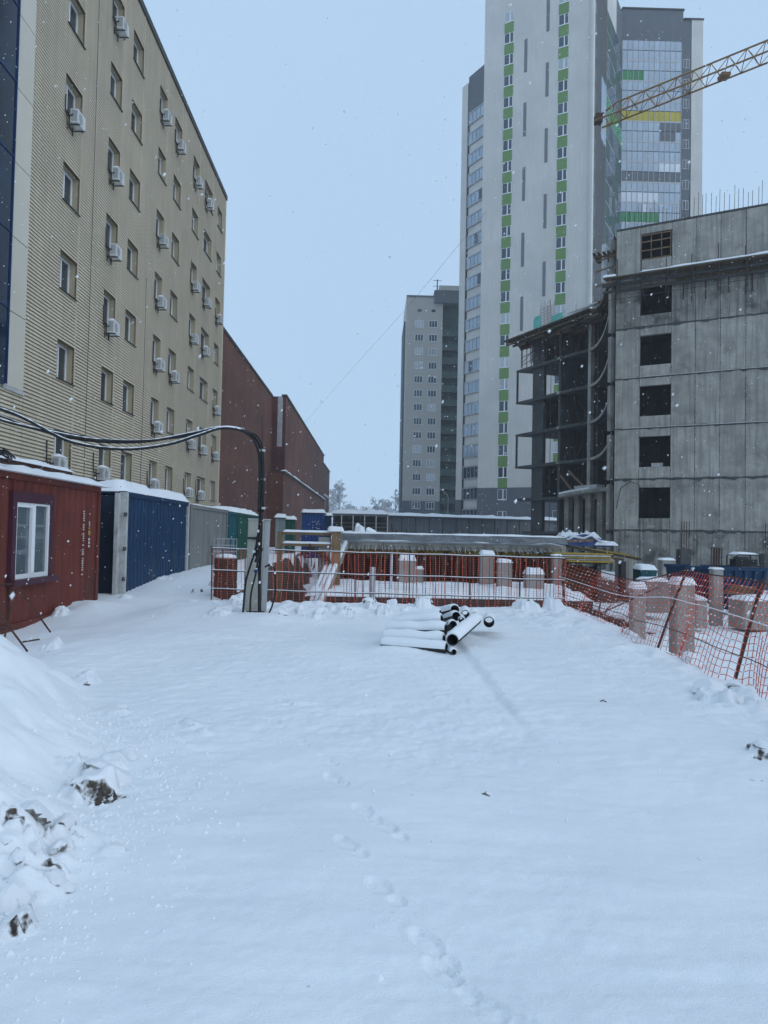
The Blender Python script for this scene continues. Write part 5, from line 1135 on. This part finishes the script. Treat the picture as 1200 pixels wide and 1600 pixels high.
def smo(a): return np.convolve(np.pad(a, 2, 'edge'), ker, 'valid')
TX, TZ_, BX = smo(TX), smo(TZ_), smo(BX)
nr = thing('safety_net', 'sagging red plastic safety net on leaning posts along the right bank', 'fence', (4.4, 11, 0))
P = np.zeros((n, mm, 3)); BZ = ground_h(BX - .05, TY) + .02; sg = .08 * np.sin(s_ * 2.3) + .05 * np.sin(s_ * 5.1 + 1)
for j in range(mm):
    t = j / (mm - 1); bul = math.sin(math.pi * t)
    P[:, j, 0] = TX * (1 - t) + (BX - .12 * t) * t - .10 * bul + sg * t - 4.4; P[:, j, 1] = TY + .05 * fbm(s_ * 2, s_ * 0 + t * 3, 1, 2, 9) - 11
    P[:, j, 2] = (TZ_ - .03 * np.abs(np.sin(s_ * 1.2))) * (1 - t) + BZ * t + .03 * bul * fbm(s_ * 1.5, s_ * 0 + t * 2, 1, 2, 10)
tg = np.gradient(P[:, 0], axis=0); tg /= np.linalg.norm(tg, axis=1)[:, None]
tag(ribbons(P, .0095, .0085, tg, True).build('net', net_m, nr), None, None, kind='stuff'); tag(knots(P, .012, .6, 4).build('snow_on_net', netw_m, nr), None, None, kind='stuff')
o_ = np.array([4.4, 11, 0])
for (pb_, pt_, Y_, r_) in (((1025, 1006), (1074, 888), 11.6, .020), ((1142, 1066), (1192, 905), 8.7, .022), ((1420, 1300), (1470, 955), 5.2, .022)):
    a, b_ = at(*pb_, Y_) - o_, at(*pt_, Y_) - o_; MB().tube([a - np.array([0, 0, .15]), (a + b_) / 2 + np.array([.015, 0, 0]), b_], r_, 6).build('post', rust_m, nr)
MB().tube([np.array((4.4, 1.55, -.3)) - o_, np.array((4.6, 1.5, 1.05)) - o_], .02, 6).build('post', rust_m, nr)
MB().tube([np.array((4.45, 14.6, gh(4.45, 14.6) - .1)) - o_, np.array((4.5, 14.5, .42)) - o_, np.array((4.62, 14.4, .52)) - o_], .016, 6).build('post', steel_m, nr)
for fr, rr, ms in ((0.0, .009, None), (.40, .007, 1), (.78, .006, None)):
    j = int(fr * (mm - 1)); Q = np.stack([np.convolve(np.pad(P[:, j, c], 4, 'edge'), np.ones(9) / 9, 'valid') for c in range(3)], -1); pts = [Q[i] + np.array([-.012, 0, .01]) for i in range(0, n, 3)]; MB().tube(pts, rr, 5).build('rope', rust_m if fr != .4 else netw_m, nr)
for (a, b_) in (((942, 957, 14.8), (1028, 918, 13.9)), ((938, 973, 14.8), (950, 950, 14.8)), ((950, 950, 14.8), (955, 946, 14.9))):
    MB().tube([at(*a) - o_, at(*b_) - o_], .014, 6).build('loose_rod', steel_m, nr)

# ------------------------------------------------------------------ cabinet, cable mast and cables
cY = 13.7; cl, cr2 = at(381, 960, cY)[0], at(416, 960, cY)[0]; zg_ = gh((cl + cr2) / 2, cY) - .12
cbt = thing('electric_cabinet', 'tall beige steel electric cabinet standing in the snow', 'cabinet', ((cl + cr2) / 2, cY, zg_), 0, rot=(0, R(1.2), R(8)))
cw = (cr2 - cl); chh = at(398, 812, cY)[2] - zg_; cw *= .98
MB().prism([(-cw / 2, 0), (cw / 2, 0), (cw / 2, .32), (-cw / 2, .32)], .16, chh).build('body', cab_m, cbt); box(-cw / 2 + .02, cw / 2 - .11, -.018, -.001, .22, chh - .04).build('door', cab_m, cbt)
box(cw / 2 - .10, cw / 2 - .004, -.012, -.001, .18, chh - .02).build('side_strip', galv_m, cbt); box(-cw / 2 - .01, cw / 2 + .01, -.03, .34, chh, chh + .02).build('top_cover', dirtywhite_m, cbt)
box(-cw / 2 + .0, -.03, -.06, -.02, chh - .36, chh - .325).build('handle', black_m, cbt); box(-.05, -.02, -.08, -.02, chh - .39, chh - .31).build('handle', black_m, cbt); box(-.10, .0, -.022, -.019, chh - .66, chh - .56).build('label_plate', whitebag_m, cbt)
box(-cw / 2 + .03, cw / 2 - .03, .02, .3, -.2, .158).build('plinth', steel_m, cbt)
for x_ in (-cw / 2 - .02, cw / 2 - .02): box(x_, x_ + .04, -.05, .0, -.15, .12).build('foot', steel_m, cbt)
mY = cY - .22; mp = thing('cable_mast', 'black pipe mast carrying bundled cables beside the beige cabinet', 'mast', (at(406, 965, mY)[0], mY, zg_)); mo = np.array(mp.location)
MB().tube([np.array([0, 0, -.15]), at(405.5, 850, mY) - mo, at(409, 720, mY) - mo], .032, 8).build('pipe', black_m, mp, smooth=True)
MB().tube([at(409, 722, mY) - mo, at(410, 690, mY) - mo, at(409, 648, mY) - mo], [.016, .012, .006], 5).build('rod', rust_m, mp)
for z_ in (700, 745, 790): q = at(408.3, z_ + 4, mY) - mo; MB().tube([q - np.array([0, 0, .02]), q + np.array([0, 0, .02])], .075, 8).build('clamp', dirtywhite_m, mp)
def spline(pts, n=10):
    pts = [np.array(p, float) for p in pts]; o = []
    pts = [2 * pts[0] - pts[1]] + pts + [2 * pts[-1] - pts[-2]]
    for i in range(1, len(pts) - 2):
        for t in np.linspace(0, 1, n, endpoint=False):
            a, b, c, d = pts[i - 1:i + 3]; o.append(.5 * ((2 * b) + (c - a) * t + (2 * a - 5 * b + 4 * c - d) * t * t + (3 * b - a - 3 * c + d) * t ** 3))
    o.append(pts[-2]); return o
cabs = [  # (label, [(px, py, Y)...], radius)
    ('upper black power cable swinging from the mast to the left edge, snow on it', [(407, 800, mY - .06), (409, 735, mY - .06), (405, 695, mY - .05), (385, 674, mY - .1), (345, 668, mY - .2), (300, 677, mY - .4), (230, 689, mY - .6), (150, 687, mY - .9), (80, 675, mY - 1.2), (0, 656, mY - 1.5), (-120, 615, mY - 2)], .022),
    ('lower black power cable sagging deepest in front of the beige office', [(404, 800, mY - .1), (406, 740, mY - .1), (402, 700, mY - .08), (384, 676, mY - .15), (348, 669, mY - .25), (310, 680, mY - .45), (260, 695, mY - .6), (190, 702, mY - .8), (110, 690, mY - 1.1), (40, 655, mY - 1.35), (0, 639, mY - 1.5), (-120, 600, mY - 2)], .024),
    ('middle black power cable twisted between the two others', [(411, 800, mY - .03), (412, 735, mY - .03), (408, 692, mY - .03), (390, 675, mY - .05), (350, 667, mY - .15), (290, 680, mY - .35), (220, 691, mY - .55), (140, 689, mY - .85), (60, 672, mY - 1.15), (0, 650, mY - 1.4), (-120, 612, mY - 2)], .016),
    ('thin black wire hanging lowest at the left picture edge', [(410, 790, mY - .12), (411, 730, mY - .12), (404, 690, mY - .12), (380, 673, mY - .16), (340, 670, mY - .28), (280, 684, mY - .48), (180, 688, mY - .8), (80, 672, mY - 1.1), (30, 664, mY - 1.3), (0, 657, mY - 1.45), (-120, 625, mY - 2)], .012)]
for lab, pts, r_ in cabs:
    w = [at(*p) for p in pts]; o0_ = w[0].copy(); sp = spline([p - o0_ for p in w], 9)
    t = thing('power_cable', lab, 'cable', o0_, 0, 'power cables from the mast'); MB().tube(sp, r_, 7).build('sheath', black_m, t, smooth=True)
    if r_ > .015:
        ss = [p + np.array([0, 0, r_ * .75]) for k_, p in enumerate(sp) if 28 < k_ < len(sp) - 2]
        if len(ss) > 3: MB().tube(ss, [r_ * (.45 + .35 * abs(math.sin(k_ * 1.7))) for k_ in range(len(ss))], 5).build('snow_crust', snow_m, t, smooth=True)
# loose tails down the mast and over the cabinet
for lab, pts, r_ in (('black cable tail looping down over the cabinet door to its left foot', [(408, 790, mY - .05), (404, 830, mY - .09), (398, 862, mY - .12), (385, 905, mY - .14), (381, 940, mY - .12), (379, 968, mY - .1)], .020),
                     ('black cable tail running down the middle of the cabinet door', [(409, 800, mY - .1), (405, 850, mY - .14), (401, 890, mY - .14), (392, 930, mY - .12), (391, 968, mY - .1)], .018),
                     ('black cable tail straight down beside the cabinet edge', [(410, 800, mY - .06), (408, 860, mY - .1), (406, 910, mY - .1), (405, 968, mY - .08)], .018),
                     ('black cable loop standing out right of the cabinet', [(414, 886, mY), (424, 882, mY - .04), (430, 895, mY - .06), (430, 925, mY - .06), (424, 950, mY - .06), (414, 968, mY - .05)], .016)):
    w = [at(*p) for p in pts]; o0_ = w[-1].copy(); t = thing('cable_tail', lab, 'cable', o0_); MB().tube(spline([p - o0_ for p in w], 8), r_, 6).build('sheath', black_m, t, smooth=True)
    for k_ in range(2): q = w[1 + k_] - o0_; MB().tube([q + np.array([0, -.02, -.02]), q + np.array([0, -.02, .025])], r_ * 1.05, 6).build('snow_bit', snow_m, t)
jb = thing('joint_sleeves', 'cluster of taped cable joints with a blue tape on the mast', 'cable joint', at(404, 868, mY - .2)); 
for k_ in range(7): MB().tube([(rnd.uniform(-.08, .08), rnd.uniform(-.02, .02), rnd.uniform(-.2, .05)), (rnd.uniform(-.05, .1), rnd.uniform(-.02, .02), rnd.uniform(.08, .25))], .022, 6).build('sleeve', black_m, jb)
MB().tube([(-.03, -.03, -.30), (-.04, -.03, -.25)], .04, 6).build('blue_tape', tarpb_m, jb)
ow = [at(470, 668, 60), at(545, 582, 45), at(632, 485, 34), at(760, 330, 26)]
ov = thing('overhead_wire', 'faint thin wire rising across the open sky', 'wire', ow[0]); MB().tube([p - ow[0] for p in spline(ow, 8)], .006, 4).build('strand', greyc_m, ov)

# ------------------------------------------------------------------ pipes in the yard
def pipe(p, q, r_, label, cap=.055, nm='pipe'):
    p, q = np.array(p, float), np.array(q, float); t = thing(nm, label, 'pipe', tuple((p + q) / 2), 0, 'snowy pipes lying in the yard'); c = (p + q) / 2; d = (q - p); L = np.linalg.norm(d); d /= L
    s_ = np.cross(d, [0, 0, 1.0]); s_ /= np.linalg.norm(s_); u_ = np.cross(s_, d); n = 20; m = MB(); ri = r_ * .86
    def ring(k, rr): return [tuple(k + rr * (math.cos(a) * s_ + math.sin(a) * u_) - c) for a in np.linspace(0, 2 * math.pi, n, endpoint=False)]
    i = 0; m.v += ring(p, r_) + ring(q, r_) + ring(q, ri) + ring(p, ri)
    for k in range(4):
        for j in range(n): a, b = k * n + j, k * n + (j + 1) % n; e = ((k + 1) % 4) * n; m.f.append((a, b, e + (j + 1) % n, e + j))
    m.build('wall', hollow_m, t, smooth=False)
    sc = MB(); P = []; nl = 14
    for k in range(nl):                                # snow lying along the top
        tt = k / (nl - 1); row = []; base = p + d * (L * (tt * .985 + .005)) - c
        for a in np.linspace(.02 * math.pi, .98 * math.pi, 11):
            th = cap * (math.sin(a) ** .5) * (1 + .5 * float(fbm(np.array(tt * 4 + c[0] * 9), np.array(a * 1.2 + c[1] * 5), 1, 3, 3))) * (.6 if k in (0, nl - 1) else 1)
            row.append(tuple(base + (r_ * 1.005 + th) * (math.cos(a) * s_ + math.sin(a) * u_)))
        P.append(row)
    sc.grid(P)
    for row, fl2 in ((P[0], 1), (P[-1], 0)):
        k = 0 if fl2 else nl - 1; base = p + d * (L * ((k / (nl - 1)) * .985 + .005)) - c
        inn = [tuple(base + r_ * 1.0 * (math.cos(a) * s_ + math.sin(a) * u_)) for a in np.linspace(.02 * math.pi, .98 * math.pi, 11)]
        for a in range(10): sc.quad(row[a], row[a + 1], inn[a + 1], inn[a])
    sc.build('snow_cover', snow_m, t, smooth=True); return t
PR = .074
def pa_(px, py, Y): return at(px, py, Y)
pipe(pa_(597, 1006, 10.25), pa_(698, 1014, 9.95), PR, 'front snow-covered pipe of the flat row in the yard', .035)
pipe(pa_(600, 996, 10.42), pa_(694, 1001, 10.15), PR, 'second snow-covered pipe from the front of the flat row', .05)
pipe(pa_(604, 984, 10.62), pa_(697, 984, 10.35), PR, 'third snow-covered pipe from the front of the flat row', .05)
pipe(pa_(612, 976, 10.85), pa_(691, 969, 10.62), PR, 'fourth snow-covered pipe from the front of the flat row', .05)
pipe(pa_(626, 969, 11.1), pa_(689, 960, 10.9), PR * .85, 'rearmost snow-covered pipe of the flat row', .045)
pipe(pa_(707, 1000, 9.95), pa_(744, 968, 11.1), PR * 1.08, 'snow-covered pipe pointing its dark open end at the camera', .035)
pipe(pa_(676, 962, 11.9), pa_(711, 953, 11.2), PR, 'topmost snow-covered pipe with open black end at the back', .03)
pipe(pa_(694, 968, 11.6), pa_(713, 963, 11.0), PR * .9, 'short pipe with dark end just below the topmost pipe', .03)
pipe(pa_(696, 982, 11.0), pa_(708, 976, 10.6), PR * .75, 'small pipe end between the flat row and the diagonal pipe', .03)
pipe(pa_(726, 955, 12.0), pa_(727, 960, 11.3), PR * .85, 'upper right pipe end facing the camera in the pile', .03)
pipe(pa_(740, 957, 12.0), pa_(741, 963, 11.4), PR * .75, 'rightmost pipe end in the pile, half buried', .04)
pipe(pa_(719, 964, 11.6), pa_(721, 969, 11.0), PR * .6, 'little pipe end above the diagonal pipe', .025)
pipe(pa_(764, 966, 12.2), pa_(764, 972, 11.2), PR * 1.1, 'single half-buried pipe end apart to the right of the pile', .02)
pipe(pa_(703, 1016, 10.0), pa_(709, 1019, 9.85), .04, 'tiny snow-crusted pipe stub at the front pipe end', .02)
# tiny debris
for px_, py_, lab in ((942, 1101, 'small dark twig poking out of the snow on the right'), (757, 1246, 'dark speck of debris in the smooth snow')):
    d = ray(px_, py_); p = CAM - d * (EYE / d[2]); t = thing('twig', lab, 'debris', (p[0], p[1], gh(p[0], p[1]))); MB().tube([(-.025, .01, .0), (0, 0, .012), (.03, -.02, .0)], .005, 5).tube([(0, 0, .012), (.012, .02, .016)], .003, 4).build('stem', woodd_m, t)

# ------------------------------------------------------------------ folding metal frame at the left edge
fY = 8.9
tf = thing('metal_trestle', 'rusty bent metal trestle standing in the snow by the red cabin', 'trestle', at(28, 1000, fY)); fo = np.array(tf.location)
def bar_px(nm, a, b_, Y0, Y1, r_=.011): MB().tube([at(*a, Y0) - fo, at(*b_, Y1) - fo], r_, 6).build(nm, rust_m, tf)
bar_px('leg', (24, 914), (4, 1012), fY, fY - .2); bar_px('leg', (25, 913), (79, 988), fY, fY + .25); bar_px('top_bar', (-30, 914), (25, 913), fY + .05, fY)
bar_px('leg', (-12, 944), (43, 1018), fY - .3, fY - .35); bar_px('foot_bar', (36, 1003), (61, 999), fY - .3, fY + .2); bar_px('cross_bar', (-20, 985), (10, 982), fY + .1, fY); bar_px('leg', (-30, 914), (-50, 1010), fY + .05, fY)

# ------------------------------------------------------------------ frosted trees far behind
def tree(px, ytop, Y, wid, label, seed):
    b0 = at(px, 833, Y); H = at(px, ytop, Y)[2]; t = thing('frosted_tree', label, 'tree', (b0[0], Y, -.3), 0, 'frosted trees beyond the site'); q = random.Random(seed); tr, cr_ = MB(), MB()
    tr.tube([(0, 0, 0), (.1, 0, H * .3), (.0, .1, H * .6), (0, 0, H * .9)], [.32, .25, .15, .04], 6)
    def grow(p, d, L, r_, dep):
        e = p + d * L; m_ = cr_ if dep < 4 else tr; m_.tube([p, (p + e) / 2 + np.array([q.uniform(-.05, .05) * L for _ in range(3)]), e], [r_, r_ * .8, r_ * .55], 3, caps=False)
        if dep == 0: return
        for _ in range(3 if dep > 1 else 4):
            v = d + np.array([q.uniform(-.8, .8), q.uniform(-.8, .8), q.uniform(-.35, .6)]); v /= np.linalg.norm(v); grow(p + d * L * q.uniform(.45, 1.0), v, L * q.uniform(.55, .8), max(.05, r_ * .6), dep - 1)
    for k in range(26):
        z_ = H * (.15 + .80 * k / 26); a = q.uniform(0, 6.28); v = np.array([math.cos(a), math.sin(a), q.uniform(.3, .9)]); v /= np.linalg.norm(v); grow(np.array([0, 0, z_]), v, wid * q.uniform(.2, .34) * (1.15 - .75 * k / 26), .12, 4)
    tr.build('trunk', bark_m, t); cr_.build('crown', frosttwig_m, t)
tree(529, 757, 190, 12, 'tall frosted bare tree rising right beside the brick building', 1)
tree(548, 790, 200, 8, 'low frosted tree just right of the tall one', 2)
tree(590, 781, 190, 9, 'rounded frosted tree in the gap, left of the apartment block', 3)
tree(617, 764, 185, 9.5, 'frosted bare tree close against the apartment block corner', 4)
tree(575, 793, 210, 8, 'smallest frosted tree in the middle of the gap', 5)
lp = at(700, 790, 138); sl = thing('street_lamp', 'curved pale street lamp in front of the green loggias', 'lamp', (lp[0], 138, 0)); z1_ = at(700, 773, 138)[2]
MB().tube([(0, 0, -.5), (0, 0, z1_ - .6), (-.2, 0, z1_), (-.9, 0, z1_ + .7), (-1.6, 0, z1_ + 1.0)], .06, 6).build('pole', galv_m, sl); box(-2.0, -1.5, -.1, .1, z1_ + .95, z1_ + 1.1).build('lamp_head', galv_m, sl)

# ------------------------------------------------------------------ falling snow and hazy air
fr = np.random.default_rng(5); NFL = 13000
fx_ = fr.uniform(-9, 9, NFL); fy_ = 1.0 + 15 * fr.random(NFL) ** 1.15; fz_ = fr.uniform(.4, 13, NFL); rr = fr.uniform(.0035, .0075, NFL) * np.where(fr.random(NFL) < .06, 1.7, 1)
V = []; Fc = []
for x, y, z, r_ in zip(fx_, fy_, fz_, rr):
    if math.hypot(math.hypot(x, y), z - EYE) < 1.1: continue
    if math.hypot(math.hypot(x, y), z - EYE) < 2.2: r_ *= .6
    i = len(V); a, b, c = r_ * fr.uniform(.7, 1.2), r_ * fr.uniform(.7, 1.2), r_ * fr.uniform(.8, 1.5)
    V += [(x - a, y, z), (x + a, y, z + a * .4), (x, y - b, z), (x, y + b, z), (x + .3 * c, y, z + c), (x, y, z - c)]
    Fc += [(i + 2, i + 1, i + 4), (i + 1, i + 3, i + 4), (i + 3, i, i + 4), (i, i + 2, i + 4), (i + 1, i + 2, i + 5), (i + 3, i + 1, i + 5), (i, i + 3, i + 5), (i + 2, i, i + 5)]
sf = MB(); sf.v, sf.f = V, Fc; o = sf.build('falling_snow', snow_m, smooth=True); tag(o, 'snowflakes falling through the air over the yard', 'snow', kind='stuff')
hz = box(-620, 620, -120, 640, -3.2, 92).mesh('haze', snow_m); hz.materials.clear()
hm = bpy.data.materials.new('haze'); hm.use_nodes = True; hm.node_tree.nodes.clear(); pv = hm.node_tree.nodes.new('ShaderNodeVolumePrincipled'); ho = hm.node_tree.nodes.new('ShaderNodeOutputMaterial')
pv.inputs['Color'].default_value = (0.92, 0.95, 0.98, 1); pv.inputs['Density'].default_value = 0.0006; hm.node_tree.links.new(pv.outputs[0], ho.inputs['Volume']); hz.materials.append(hm)
o = inst('haze', hz); tag(o, 'pale snowy haze filling the air', 'haze', kind='stuff')
